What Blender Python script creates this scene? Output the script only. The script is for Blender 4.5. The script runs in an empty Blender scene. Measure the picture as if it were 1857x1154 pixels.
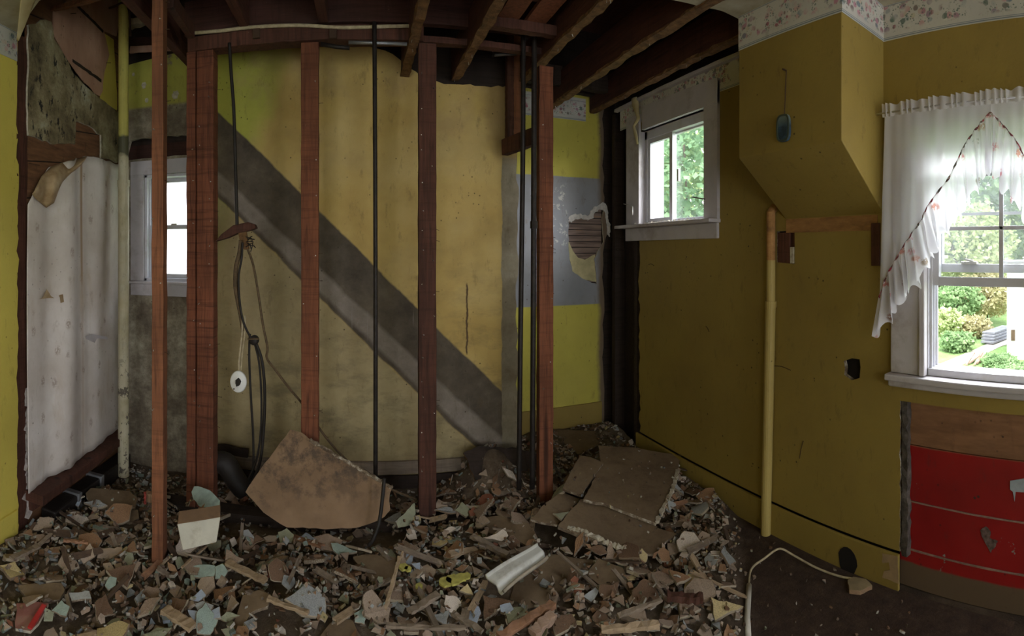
import bpy, bmesh, math, random
import numpy as np
from mathutils import Vector, Matrix, noise as mnoise
from mathutils.geometry import tessellate_polygon

SC = bpy.context.scene
COL = SC.collection
# ------------------------------------------------------------------ camera (a stitched cylindrical panorama), world, light, exposure
F, CX, CY, H = 900.0, 655.0, 455.0, 1.5
cd = bpy.data.cameras.new('camera')
cd.type = 'PANO'
cd.panorama_type = 'CENTRAL_CYLINDRICAL'
cd.central_cylindrical_range_u_min = (0 - CX) / F
cd.central_cylindrical_range_u_max = (1857 - CX) / F
cd.central_cylindrical_range_v_min = -(1154 - CY) / F
cd.central_cylindrical_range_v_max = CY / F
cd.central_cylindrical_radius = 1.0
cd.clip_start = 0.05
cam = bpy.data.objects.new('camera', cd)
COL.objects.link(cam)
cam.location = (0, 0, H)
cam.rotation_euler = (math.pi / 2, 0, 0)
SC.camera = cam

SC.view_settings.view_transform = 'Standard'
SC.view_settings.look = 'None'
SC.view_settings.gamma = 1.0
SC.view_settings.use_curve_mapping = False
SC.view_settings.exposure = 0.24
try:
    SC.cycles.use_denoising = True
    SC.cycles.sample_clamp_indirect = 6.0
    SC.cycles.max_bounces = 10
    SC.cycles.diffuse_bounces = 6
    SC.cycles.transparent_max_bounces = 24
    SC.cycles.caustics_reflective = False
    SC.cycles.caustics_refractive = False
except Exception:
    pass

wd = bpy.data.worlds.new('overcast_sky')
SC.world = wd
wd.use_nodes = True
wn = wd.node_tree
bg = wn.nodes['Background']
tc = wn.nodes.new('ShaderNodeTexCoord')
sx = wn.nodes.new('ShaderNodeSeparateXYZ')
cr = wn.nodes.new('ShaderNodeValToRGB')
wn.links.new(tc.outputs['Generated'], sx.inputs[0])
wn.links.new(sx.outputs[2], cr.inputs[0])
cr.color_ramp.elements[0].color = (0.92, 0.97, 1.0, 1)
cr.color_ramp.elements[1].color = (0.70, 0.84, 1.0, 1)
wn.links.new(cr.outputs[0], bg.inputs[0])
bg.inputs[1].default_value = 5.4


def area(name, loc, target, sx_, sy_, power, color):
    d = bpy.data.lights.new(name, 'AREA')
    d.shape = 'RECTANGLE'
    d.size, d.size_y, d.energy, d.color = sx_, sy_, power, color
    o = bpy.data.objects.new(name, d)
    COL.objects.link(o)
    o.location = loc
    o.rotation_euler = (Vector(target) - Vector(loc)).to_track_quat('-Z', 'Y').to_euler()
    return o


# added fill lamps at made-up openings behind the camera; sky lamps over the side windows
area('added_side_fill', (1.98, -1.15, 1.5), (-0.6, 0.9, 0.9), 0.9, 1.1, 34, (0.95, 0.97, 1.0))
area('added_rear_fill', (-0.75, -2.12, 1.55), (-0.55, 2.4, 1.0), 1.1, 1.25, 3.5, (0.93, 0.96, 1.0))
area('added_rear_low_fill', (0.95, -2.12, 1.1), (-0.3, 2.4, 0.7), 0.8, 1.9, 2, (0.95, 0.97, 1.0))
area('garden_side_daylight', (3.1, 1.0, 2.9), (0.6, 1.2, 0.9), 1.6, 1.6, 260, (0.95, 0.98, 1.0))
area('yard_daylight', (3.1, 3.75, 4.1), (1.4, 2.6, 1.7), 1.1, 1.1, 190, (0.97, 1.0, 0.92))
sd = bpy.data.lights.new('hazy_sun', 'SUN')
sd.energy = 6.5
sd.angle = math.radians(25)
sd.color = (1.0, 0.97, 0.9)
so = bpy.data.objects.new('hazy_sun', sd)
COL.objects.link(so)
so.rotation_euler = (math.radians(28), math.radians(-12), math.radians(-35))

# ------------------------------------------------------------------ geometry helpers
def ray(x, y):
    t = (x - CX) / F
    return Vector((math.sin(t), math.cos(t), (CY - y) / F))


def at(x, y, d):
    return Vector((0, 0, H)) + ray(x, y) * d


def onY(x, y, Y):
    r = ray(x, y)
    return Vector((0, 0, H)) + r * (Y / r.y)


def onX(x, y, X):
    r = ray(x, y)
    return Vector((0, 0, H)) + r * (X / r.x)


def onZ(x, y, z):
    r = ray(x, y)
    return Vector((0, 0, H)) + r * ((z - H) / r.z)


def onP(x, y, p0, nrm):
    r = ray(x, y)
    o = Vector((0, 0, H))
    return o + r * ((p0 - o).dot(nrm) / r.dot(nrm))


XR, XL, YB, YC = 1.94, -1.60, 3.10, 3.60      # right wall, left wall, back wall, recess wall


WT = {}      # where each object's own origin stands in the world


class MB:
    def __init__(s):
        s.v, s.f, s.m = [], [], []

    def add(s, vs, fs, mi=0):
        b = len(s.v)
        s.v += [tuple(p) for p in vs]
        s.f += [tuple(b + i for i in f) for f in fs]
        s.m += [mi] * len(fs)
        return s

    def box(s, x0, x1, y0, y1, z0, z1, mi=0):
        return s.add([(x, y, z) for z in (z0, z1) for y in (y0, y1) for x in (x0, x1)],
                     [(0, 2, 3, 1), (4, 5, 7, 6), (0, 1, 5, 4), (2, 6, 7, 3), (0, 4, 6, 2), (1, 3, 7, 5)], mi)

    def hexa(s, b4, t4, mi=0):
        return s.add(list(b4) + list(t4), [(3, 2, 1, 0), (4, 5, 6, 7)] + [(i, (i + 1) % 4, 4 + (i + 1) % 4, 4 + i) for i in range(4)], mi)

    def beam(s, p, q, w, h, up=(0, 0, 1), n=1, jit=0.0, rnd=None, mi=0):
        p, q = Vector(p), Vector(q)
        d = (q - p)
        dn = d.normalized()
        up = Vector(up)
        sd_ = dn.cross(up).normalized()
        up = sd_.cross(dn).normalized()
        rnd = rnd or random
        vs = []
        for i in range(n + 1):
            c = p + d * (i / n)
            for a, b in ((-1, -1), (1, -1), (1, 1), (-1, 1)):
                j = jit * rnd.uniform(-1, 1)
                k = jit * rnd.uniform(-1, 1)
                vs.append(c + sd_ * (a * w / 2 + j) + up * (b * h / 2 + k))
        fs = [(3, 2, 1, 0), (4 * n, 4 * n + 1, 4 * n + 2, 4 * n + 3)]
        for i in range(n):
            for k in range(4):
                fs.append((4 * i + k, 4 * i + (k + 1) % 4, 4 * i + 4 + (k + 1) % 4, 4 * i + 4 + k))
        return s.add(vs, fs, mi)

    def tube(s, pts, r, seg=8, mi=0, cap=True):
        pts = [Vector(p) for p in pts]
        rs = r if isinstance(r, (list, tuple)) else [r] * len(pts)
        vs, fs = [], []
        prev = None
        for i, p in enumerate(pts):
            t = (pts[min(i + 1, len(pts) - 1)] - pts[max(i - 1, 0)]).normalized()
            if prev is None:
                a = t.orthogonal().normalized()
            else:
                a = (prev - t * prev.dot(t)).normalized()
            prev = a
            b = t.cross(a)
            for k in range(seg):
                an = 2 * math.pi * k / seg
                vs.append(p + (a * math.cos(an) + b * math.sin(an)) * rs[i])
        for i in range(len(pts) - 1):
            for k in range(seg):
                k2 = (k + 1) % seg
                fs.append((i * seg + k, i * seg + k2, (i + 1) * seg + k2, (i + 1) * seg + k))
        if cap:
            fs.append(tuple(reversed(range(seg))))
            fs.append(tuple(range((len(pts) - 1) * seg, len(pts) * seg)))
        return s.add(vs, fs, mi)

    def slab(s, loops, to3, t, mi=0, me=None):
        """loops: 2-D loops (first outer, rest holes); to3(u, v, w); a plate from w=0 to w=t"""
        me = mi if me is None else me
        tri = tessellate_polygon([[Vector((u, v, 0)) for u, v in L] for L in loops])
        flat = [q for L in loops for q in L]
        n = len(flat)
        vs = [to3(u, v, 0) for u, v in flat] + [to3(u, v, t) for u, v in flat]
        s.add(vs, [tuple(a) for a in tri] + [tuple(n + i for i in reversed(a)) for a in tri], mi)
        b, off = len(s.v) - 2 * n, 0
        for L in loops:
            k = len(L)
            for i in range(k):
                j = (i + 1) % k
                s.f.append((b + off + i, b + off + j, b + n + off + j, b + n + off + i))
                s.m.append(me)
            off += k
        return s

    def grid(s, fn, nu, nv, mi=0):
        vs = [fn(i / nu, j / nv) for j in range(nv + 1) for i in range(nu + 1)]
        fs = [(j * (nu + 1) + i, j * (nu + 1) + i + 1, (j + 1) * (nu + 1) + i + 1, (j + 1) * (nu + 1) + i) for j in range(nv) for i in range(nu)]
        return s.add(vs, fs, mi)

    def mesh(s, name, mats, smooth=False, fix=True):
        me = bpy.data.meshes.new(name)
        me.from_pydata(s.v, [], s.f)
        for m in mats:
            me.materials.append(m)
        me.polygons.foreach_set('material_index', s.m)
        if fix:
            bm = bmesh.new()
            bm.from_mesh(me)
            bmesh.ops.recalc_face_normals(bm, faces=bm.faces)
            bm.to_mesh(me)
            bm.free()
        if smooth:
            me.polygons.foreach_set('use_smooth', [True] * len(me.polygons))
        me.update()
        return me

    def build(s, name, mats, parent=None, smooth=False, bevel=0, solid=0, origin=None, fix=True):
        mats = mats if isinstance(mats, (list, tuple)) else [mats]
        if origin is not None:
            o3 = Vector(origin)
            s.v = [tuple(Vector(p) - o3) for p in s.v]
        o = bpy.data.objects.new(name, s.mesh(name, mats, smooth, fix))
        COL.objects.link(o)
        if origin is not None:
            o.location = o3
        if parent is not None:
            o.parent = parent
            o.matrix_parent_inverse = Matrix.Translation(-WT.get(parent.name, Vector()))
        WT[o.name] = Vector(origin) if origin is not None else Vector()
        if solid:
            md = o.modifiers.new('solid', 'SOLIDIFY')
            md.thickness = solid
            md.offset = 0
        if bevel:
            md = o.modifiers.new('bevel', 'BEVEL')
            md.width = bevel
            md.segments = 2
            md.limit_method = 'ANGLE'
        return o


def tag(o, label, cat, group=None, kind=None):
    o['label'], o['category'] = label, cat
    if group:
        o['group'] = group
    if kind:
        o['kind'] = kind
    return o


def struct(o, label=None):
    o['kind'] = 'structure'
    if label:
        o['label'] = label
    return o


def empty(name, loc, label, cat, group=None):
    o = bpy.data.objects.new(name, None)
    o.empty_display_size = 0.05
    COL.objects.link(o)
    o.location = loc
    WT[o.name] = Vector(loc)
    return tag(o, label, cat, group)


def rag(p, q, n, amp, rnd):
    """points from p towards q (q left out), jittered sideways: a broken edge"""
    d = (q[0] - p[0], q[1] - p[1])
    L = math.hypot(*d) or 1
    nx, ny = -d[1] / L, d[0] / L
    out = [tuple(p)]
    for i in range(1, n):
        t = (i + rnd.uniform(-0.3, 0.3)) / n
        a = rnd.uniform(-amp, amp)
        out.append((p[0] + d[0] * t + nx * a, p[1] + d[1] * t + ny * a))
    return out


def ragloop(pts, step, amp, rnd):
    out = []
    for i, p in enumerate(pts):
        q = pts[(i + 1) % len(pts)]
        out += rag(p, q, max(1, int(math.hypot(q[0] - p[0], q[1] - p[1]) / step)), amp, rnd)
    return out


def smooth_path(pts, n=8):
    pts = [Vector(p) for p in pts]
    out = []
    for i in range(len(pts) - 1):
        p0, p1, p2, p3 = pts[max(i - 1, 0)], pts[i], pts[i + 1], pts[min(i + 2, len(pts) - 1)]
        for k in range(n):
            t = k / n
            out.append(0.5 * ((2 * p1) + (p2 - p0) * t + (2 * p0 - 5 * p1 + 4 * p2 - p3) * t * t + (3 * p1 - p0 - 3 * p2 + p3) * t ** 3))
    out.append(pts[-1])
    return out


toY = lambda Y0: (lambda u, v, w: Vector((u, Y0 + w, v)))      # a wall facing -Y
toX = lambda X0: (lambda u, v, w: Vector((X0 + w, u, v)))      # a wall facing -X
toXn = lambda X0: (lambda u, v, w: Vector((X0 - w, u, v)))     # a wall facing +X
bk = lambda x, y, Y=YB: (onY(x, y, Y).x, onY(x, y, Y).z)
rt = lambda x, y, X=XR: (onX(x, y, X).y, onX(x, y, X).z)
lf = lambda x, y, X=XL: (onX(x, y, X).y, onX(x, y, X).z)


# ------------------------------------------------------------------ material helpers
class NT:
    def __init__(s, name, rough=0.85):
        s.mat = bpy.data.materials.new(name)
        s.mat.use_nodes = True
        s.t = s.mat.node_tree
        s.b = s.t.nodes['Principled BSDF']
        s.b.inputs['Roughness'].default_value = rough
        s.b.inputs['Specular IOR Level'].default_value = 0.3

    def put(s, inp, v):
        if hasattr(v, 'is_linked') or hasattr(v, 'links'):
            s.t.links.new(v, inp)
        elif isinstance(v, (tuple, list)):
            inp.default_value = (*v, 1) if len(v) == 3 and len(inp.default_value) == 4 else v
        else:
            inp.default_value = v

    def pos(s):
        return s.t.nodes.new('ShaderNodeNewGeometry').outputs['Position']

    def obj(s):
        return s.t.nodes.new('ShaderNodeTexCoord').outputs['Object']

    def rand(s):
        return s.t.nodes.new('ShaderNodeObjectInfo').outputs['Random']

    def mapv(s, v, scale=(1, 1, 1), loc=(0, 0, 0), rot=(0, 0, 0)):
        n = s.t.nodes.new('ShaderNodeMapping')
        s.put(n.inputs[0], v)
        n.inputs['Scale'].default_value = scale
        n.inputs['Location'].default_value = loc
        n.inputs['Rotation'].default_value = rot
        return n.outputs[0]

    def noise(s, v, scale, detail=4, rough=0.55, out=0, dist=0.0):
        n = s.t.nodes.new('ShaderNodeTexNoise')
        s.put(n.inputs['Vector'], v)
        n.inputs['Scale'].default_value = scale
        n.inputs['Detail'].default_value = detail
        n.inputs['Roughness'].default_value = rough
        n.inputs['Distortion'].default_value = dist
        return n.outputs[out]

    def vor(s, v, scale, out='Distance', rnd=1.0, feat='F1'):
        n = s.t.nodes.new('ShaderNodeTexVoronoi')
        n.feature = feat
        s.put(n.inputs['Vector'], v)
        n.inputs['Scale'].default_value = scale
        n.inputs['Randomness'].default_value = rnd
        return n.outputs[out]

    def wave(s, v, scale, dist=2.0, detail=2, direction='X', dscale=1.0):
        n = s.t.nodes.new('ShaderNodeTexWave')
        n.bands_direction = direction
        s.put(n.inputs['Vector'], v)
        n.inputs['Scale'].default_value = scale
        n.inputs['Distortion'].default_value = dist
        n.inputs['Detail'].default_value = detail
        n.inputs['Detail Scale'].default_value = dscale
        return n.outputs['Fac']

    def math(s, op, a, b=0.0, c=0.0):
        n = s.t.nodes.new('ShaderNodeMath')
        n.operation = op
        s.put(n.inputs[0], a)
        s.put(n.inputs[1], b)
        s.put(n.inputs[2], c)
        return n.outputs[0]

    def vmath(s, op, a, b):
        n = s.t.nodes.new('ShaderNodeVectorMath')
        n.operation = op
        s.put(n.inputs[0], a)
        s.put(n.inputs[1], b)
        return n.outputs[0]

    def step(s, v, lo, hi, a=0.0, b=1.0):
        n = s.t.nodes.new('ShaderNodeMapRange')
        s.put(n.inputs[0], v)
        n.inputs[1].default_value, n.inputs[2].default_value = lo, hi
        n.inputs[3].default_value, n.inputs[4].default_value = a, b
        return n.outputs[0]

    def sep(s, v):
        n = s.t.nodes.new('ShaderNodeSeparateXYZ')
        s.put(n.inputs[0], v)
        return n.outputs

    def mix(s, f, a, b, mode='MIX'):
        n = s.t.nodes.new('ShaderNodeMix')
        n.data_type = 'RGBA'
        n.blend_type = mode
        s.put(n.inputs[0], f)
        s.put(n.inputs[6], a)
        s.put(n.inputs[7], b)
        return n.outputs[2]

    def ramp(s, f, stops):
        n = s.t.nodes.new('ShaderNodeValToRGB')
        s.put(n.inputs[0], f)
        e = n.color_ramp.elements
        while len(e) < len(stops):
            e.new(0.5)
        for k, (p, c) in enumerate(stops):
            e[k].position = p
            e[k].color = (*c, 1)
        return n.outputs[0]

    def bump(s, h, strength=0.3, dist=0.01):
        n = s.t.nodes.new('ShaderNodeBump')
        n.inputs['Strength'].default_value = strength
        n.inputs['Distance'].default_value = dist
        s.put(n.inputs['Height'], h)
        s.t.links.new(n.outputs[0], s.b.inputs['Normal'])
        return s

    def base(s, c):
        s.put(s.b.inputs['Base Color'], c)
        return s

    def wob(s, p, scale, amp):
        """position pushed about by noise, so that the edges of patches are not ruled"""
        c = s.noise(p, scale, 3, out=1)
        d = s.vmath('SUBTRACT', c, (0.5, 0.5, 0.5))
        n = s.t.nodes.new('ShaderNodeVectorMath')
        n.operation = 'SCALE'
        s.put(n.inputs[0], d)
        n.inputs['Scale'].default_value = amp
        return s.vmath('ADD', p, n.outputs[0])

    def side(s, p, a, b, ax='XZ', soft=0.006):
        """1 on the left of the directed line a->b in the wall's plane"""
        o = s.sep(p)
        u = o['X'] if ax[0] == 'X' else o['Y']
        w = o['Z']
        d = (b[0] - a[0], b[1] - a[1])
        L = math.hypot(*d)
        nx, nz = -d[1] / L, d[0] / L
        v = s.math('ADD', s.math('MULTIPLY', u, nx), s.math('MULTIPLY', w, nz))
        c = a[0] * nx + a[1] * nz
        return s.step(v, c - soft, c + soft)

    def both(s, *m):
        r = m[0]
        for k in m[1:]:
            r = s.math('MULTIPLY', r, k)
        return r

    def inv(s, m):
        return s.math('SUBTRACT', 1.0, m)


def plain(name, c, rough=0.8, metal=0.0, var=0.25, scale=12, coord='obj', bump=0.15, dirt=None):
    n = NT(name, rough)
    p = n.obj() if coord == 'obj' else n.pos()
    f = n.noise(p, scale, 5, 0.6)
    lo = tuple(k * (1 - var) for k in c)
    hi = tuple(min(1, k * (1 + var)) for k in c)
    col = n.ramp(f, [(0.3, lo), (0.7, hi)])
    if dirt:
        g = n.step(n.noise(p, scale * 0.7, 6, 0.7), 0.52, 0.7)
        col = n.mix(n.math('MULTIPLY', g, 0.7), col, dirt)
    n.base(col)
    n.b.inputs['Metallic'].default_value = metal
    if bump:
        n.bump(n.noise(p, scale * 4, 5, 0.7), bump, 0.01)
    return n.mat


def grime(n, p, col, c=(0.09, 0.06, 0.03), amt=0.8, s1=1.3, s2=22):
    """broad faint dirt, fine scuffs and fly specks over a colour"""
    broad = n.step(n.noise(p, s1, 5, 0.65), 0.42, 0.75)
    col = n.mix(n.math('MULTIPLY', broad, 0.45 * amt), col, c)
    scuff = n.step(n.noise(n.mapv(p, (1, 1, 0.35), rot=(0.3, 0.2, 0.1)), s2, 7, 0.75), 0.57, 0.68)
    col = n.mix(n.math('MULTIPLY', scuff, 0.5 * amt), col, c)
    speck = n.step(n.vor(p, 22), 0.13, 0.07)
    keep = n.step(n.noise(p, 4, 3, 0.7), 0.52, 0.58)
    return n.mix(n.both(speck, keep, amt), col, tuple(k * 0.4 for k in c))


def m_yellow(name, c=(0.50, 0.40, 0.075), amt=0.8):
    n = NT(name, 0.6)
    p = n.pos()
    col = n.ramp(n.noise(p, 0.9, 3), [(0.3, tuple(k * 0.88 for k in c)), (0.7, tuple(min(1, k * 1.1) for k in c))])
    n.base(grime(n, p, col, (0.16, 0.10, 0.03), amt))
    n.bump(n.math('ADD', n.noise(p, 60, 4, 0.6), n.math('MULTIPLY', n.noise(p, 3, 3), 3.0)), 0.25, 0.004)
    return n.mat


def m_wood(name, c, axis='Z', coord='obj', rough=0.8, band=0.35, dark=0.35, gscale=1.0):
    n = NT(name, rough)
    p = n.obj() if coord == 'obj' else n.pos()
    st = {'X': (0.06, 1, 1), 'Y': (1, 0.06, 1), 'Z': (1, 1, 0.06)}[axis]
    g = n.noise(n.mapv(p, st), 55 * gscale, 5, 0.65, dist=0.6)
    col = n.ramp(g, [(0.25, tuple(k * dark for k in c)), (0.5, c), (0.78, tuple(min(1, k * 1.45) for k in c))])
    ac = {'X': (1, 0.05, 0.05), 'Y': (0.05, 1, 0.05), 'Z': (0.05, 0.05, 1)}[axis]
    b = n.step(n.noise(n.mapv(p, ac), 38, 4, 0.7), 0.5, 0.72)
    col = n.mix(n.math('MULTIPLY', b, band), col, tuple(k * 0.2 for k in c))
    big = n.step(n.noise(p, 2.2, 4), 0.35, 0.7)
    col = n.mix(n.math('MULTIPLY', big, 0.6), col, (c[0] * 0.35, c[1] * 0.36, c[2] * 0.38))
    kn = n.step(n.vor(n.mapv(p, st), 9), 0.16, 0.08)
    col = n.mix(n.math('MULTIPLY', kn, 0.8), col, tuple(k * 0.15 for k in c))
    dust = n.step(n.noise(p, 26, 6, 0.8), 0.66, 0.74)
    col = n.mix(n.math('MULTIPLY', dust, 0.4), col, (0.38, 0.33, 0.27))
    n.base(col)
    n.bump(n.math('ADD', g, n.math('MULTIPLY', b, 0.5)), 0.45, 0.004)
    return n.mat


M = {}
M['yellow'] = m_yellow('yellow_wall_paint')
M['yellow_right'] = m_yellow('shaded_grimy_yellow_paint', (0.27, 0.190, 0.045), 1.25)  # same yellow paint, darkened for the backlit wall's shade, plus real grime
M['stud'] = m_wood('red_brown_framing_timber', (0.20, 0.068, 0.032), band=0.55)
M['stud_sawn'] = m_wood('saw_marked_framing_timber', (0.19, 0.064, 0.034), band=0.85)
M['stud_dark'] = m_wood('dark_framing_timber', (0.085, 0.032, 0.020))
M['stud_orange'] = m_wood('orange_brown_framing_timber', (0.22, 0.085, 0.04), band=0.4)
M['joist'] = m_wood('dark_red_joist_timber', (0.085, 0.030, 0.019), 'Y')
M['header'] = m_wood('dark_red_header_timber', (0.055, 0.020, 0.014), 'X')
M['black_wood'] = m_wood('black_brown_timber', (0.035, 0.022, 0.016), 'X')  # one near-black brown for cavity, high and buried timbers
M['plaster_edge'] = plain('broken_plaster_edge', (0.42, 0.37, 0.29), 0.95, var=0.3, scale=40)
M['lathdust'] = plain('dusty_lath_remains', (0.15, 0.078, 0.033), 0.95, var=0.5, scale=30, bump=0.6)
M['trim'] = plain('grimy_white_trim_paint', (0.45, 0.415, 0.43), 0.6, var=0.1, scale=5, coord='pos', dirt=(0.25, 0.2, 0.15))
M['vinyl'] = plain('backlit_white_vinyl', (0.52, 0.51, 0.55), 0.45, var=0.06, scale=6, coord='pos', dirt=(0.4, 0.37, 0.33))  # white vinyl; the grey of the backlit sashes is put into this colour
M['black'] = plain('black_cable_rubber', (0.018, 0.014, 0.012), 0.6, var=0.3)
M['iron'] = plain('black_iron_pipe', (0.022, 0.017, 0.015), 0.5, 0.3, var=0.4, scale=30)
M['cable_brown'] = plain('brown_cloth_cable', (0.10, 0.065, 0.035), 0.8, var=0.4, scale=60)
M['cable_pale'] = plain('pale_cable_sheath', (0.38, 0.31, 0.20), 0.7, var=0.3, scale=40)
M['copper'] = plain('dull_grey_tubing', (0.25, 0.25, 0.27), 0.4, 0.7, var=0.2)
M['galv'] = plain('galvanised_sheet', (0.42, 0.43, 0.45), 0.4, 0.8, var=0.3, scale=14)
M['nail'] = plain('nail_steel', (0.45, 0.42, 0.38), 0.4, 0.7, var=0.2)
M['rust'] = plain('rusty_nail', (0.07, 0.04, 0.025), 0.8, 0.3)
M['white_plastic'] = plain('white_porcelain', (0.72, 0.71, 0.68), 0.4, var=0.08, dirt=(0.3, 0.26, 0.2))
n = NT('torn_board_edge', 0.95)
p = n.obj()
n.base(n.ramp(n.noise(p, 26, 5, 0.7), [(0.42, (0.10, 0.068, 0.045)), (0.55, (0.22, 0.17, 0.12)), (0.64, (0.48, 0.43, 0.36))]))
M['torn_edge'] = n.mat
M['board_brown'] = plain('brown_paper_board', (0.27, 0.165, 0.095), 0.9, var=0.2, scale=4, dirt=(0.07, 0.05, 0.035))
M['board_grey'] = plain('grey_brown_board', (0.22, 0.155, 0.10), 0.9, var=0.25, scale=5, dirt=(0.07, 0.05, 0.03))

# ================================================================== the shell
rnd = random.Random(5)


# ---- floor
n = NT('dirty_wooden_floor', 0.9)
p = n.pos()
col = n.ramp(n.noise(p, 3.5, 6, 0.65), [(0.3, (0.028, 0.017, 0.012)), (0.55, (0.075, 0.05, 0.032)), (0.75, (0.15, 0.11, 0.075))])
dust = n.step(n.noise(p, 60, 6, 0.8), 0.6, 0.7)
col = n.mix(n.math('MULTIPLY', dust, 0.5), col, (0.26, 0.20, 0.14))
n.base(col)
n.bump(n.noise(p, 45, 6, 0.75), 0.8, 0.01)
M['floor'] = n.mat
struct(MB().box(-1.75, 2.05, -2.35, 3.75, -0.06, 0.0).build('floor', M['floor']), 'dirty worn floor strewn with plaster dust')

# ---- back wall: the ghost of a staircase on faded yellow paint
n = NT('faded_wall_with_stair_ghost', 0.8)
p = n.pos()
q = n.wob(p, 7, 0.03)
q2 = n.wob(n.wob(p, 2.0, 0.22), 14, 0.06)
big = n.noise(p, 1.6, 4, 0.6)
o = n.sep(p)
col = n.ramp(big, [(0.3, (0.44, 0.29, 0.085)), (0.5, (0.54, 0.38, 0.13)), (0.72, (0.60, 0.45, 0.19))])
ylw = n.inv(n.side(q2, bk(455, 430), bk(545, 60), soft=0.05))                         # greener paint high on the left
ylw = n.side(q2, bk(440, 330), bk(535, 60), soft=0.07)
col = n.mix(ylw, col, (0.43, 0.42, 0.075))
tan = n.both(n.step(n.noise(p, 2.3, 5, 0.6), 0.5, 0.62), n.step(o['Z'], 1.9, 2.2))
col = n.mix(n.math('MULTIPLY', tan, 0.45), col, (0.40, 0.27, 0.13))
a_, b_ = bk(400, 362), bk(850, 800)
low = n.inv(n.side(p, a_, b_, soft=0.01))                                              # below the stair: greyer
col = n.mix(n.math('MULTIPLY', low, 0.75), col, n.ramp(n.noise(p, 3.0, 6, 0.7), [(0.3, (0.24, 0.19, 0.11)), (0.6, (0.38, 0.315, 0.19)), (0.8, (0.44, 0.375, 0.23))]))
low_blotch = n.both(n.step(n.noise(n.mapv(p, (1, 1, 2.2)), 3.5, 6, 0.7), 0.48, 0.66), n.step(o['Z'], 1.6, 0.7))  # dark blotches, growing stronger towards the foot of the wall
col = n.mix(n.math('MULTIPLY', low_blotch, 0.55), col, (0.12, 0.10, 0.06))
band = n.both(n.inv(n.side(q, bk(400, 207), bk(905, 705))), n.side(q, bk(400, 362), bk(850, 800)))
bc = n.ramp(n.noise(p, 6, 6, 0.7), [(0.3, (0.062, 0.048, 0.034)), (0.55, (0.108, 0.086, 0.062)), (0.8, (0.19, 0.15, 0.10))])
col = n.mix(band, col, bc)
st_ = n.both(n.inv(n.side(q, bk(430, 345), bk(905, 790), soft=0.012)), n.side(q, bk(415, 365), bk(880, 815), soft=0.012))
col = n.mix(n.math('MULTIPLY', st_, 0.85), col, n.ramp(n.noise(p, 9, 5, 0.7), [(0.3, (0.19, 0.155, 0.125)), (0.7, (0.32, 0.27, 0.225))]))
# drips over the dark band
drip = n.both(band, n.step(n.noise(n.mapv(p, (1, 1, 0.05)), 30, 3, 0.6), 0.66, 0.72), n.step(n.noise(p, 2.5, 2), 0.5, 0.6))
col = n.mix(n.math('MULTIPLY', drip, 0.7), col, (0.28, 0.25, 0.22))
spot = n.both(band, n.step(n.noise(p, 30, 4, 0.7), 0.66, 0.7), n.step(n.noise(p, 1.7, 2), 0.5, 0.58))
col = n.mix(spot, col, (0.02, 0.016, 0.012))
# unpainted strip at the right end
strip = n.side(q, bk(910, 300), bk(910, 800), soft=0.003)
strip = n.both(strip, n.step(o['Z'], 2.13, 2.10))
col = n.mix(strip, col, n.ramp(n.noise(p, 5, 6, 0.7), [(0.3, (0.16, 0.125, 0.075)), (0.6, (0.27, 0.23, 0.16)), (0.8, (0.38, 0.33, 0.24))]))
dkt = n.both(n.side(q2, bk(885, 200), bk(900, 300), soft=0.03), n.step(o['Z'], 2.05, 2.12))
col = n.mix(n.math('MULTIPLY', dkt, 0.6), col, (0.24, 0.155, 0.06))
# around the left window: yellow flakes above, stained plaster below
lft = n.side(q, bk(394, 800), bk(394, 60), soft=0.004)
ym = n.both(lft, n.inv(n.step(o['Z'], bk(300, 190)[1] + 0.01, bk(300, 190)[1] - 0.01)))
pl = n.ramp(n.noise(p, 5, 7, 0.75), [(0.3, (0.07, 0.055, 0.04)), (0.46, (0.17, 0.135, 0.095)), (0.57, (0.30, 0.26, 0.19)), (0.7, (0.50, 0.45, 0.33))])
col = n.mix(lft, col, pl)
flake = n.both(ym, n.step(n.noise(p, 4, 5, 0.7), 0.66, 0.6))
col = n.mix(flake, col, (0.40, 0.38, 0.07))
crk = n.both(n.step(n.math('ABSOLUTE', n.math('SUBTRACT', n.sep(n.wob(p, 12, 0.03))['X'], bk(847, 560)[0])), 0.008, 0.003), n.step(o['Z'], bk(847, 515)[1] + 0.01, bk(847, 515)[1] - 0.01), n.step(o['Z'], bk(847, 645)[1], bk(847, 640)[1]))
col = n.mix(crk, col, (0.10, 0.06, 0.03))
n.base(grime(n, p, col, (0.10, 0.07, 0.035), 0.75, 1.8, 18))
n.bump(n.math('ADD', n.noise(p, 30, 6, 0.7), n.math('MULTIPLY', n.noise(p, 4, 3), 2.5)), 0.35, 0.006)
M['back_wall'] = n.mat

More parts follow.
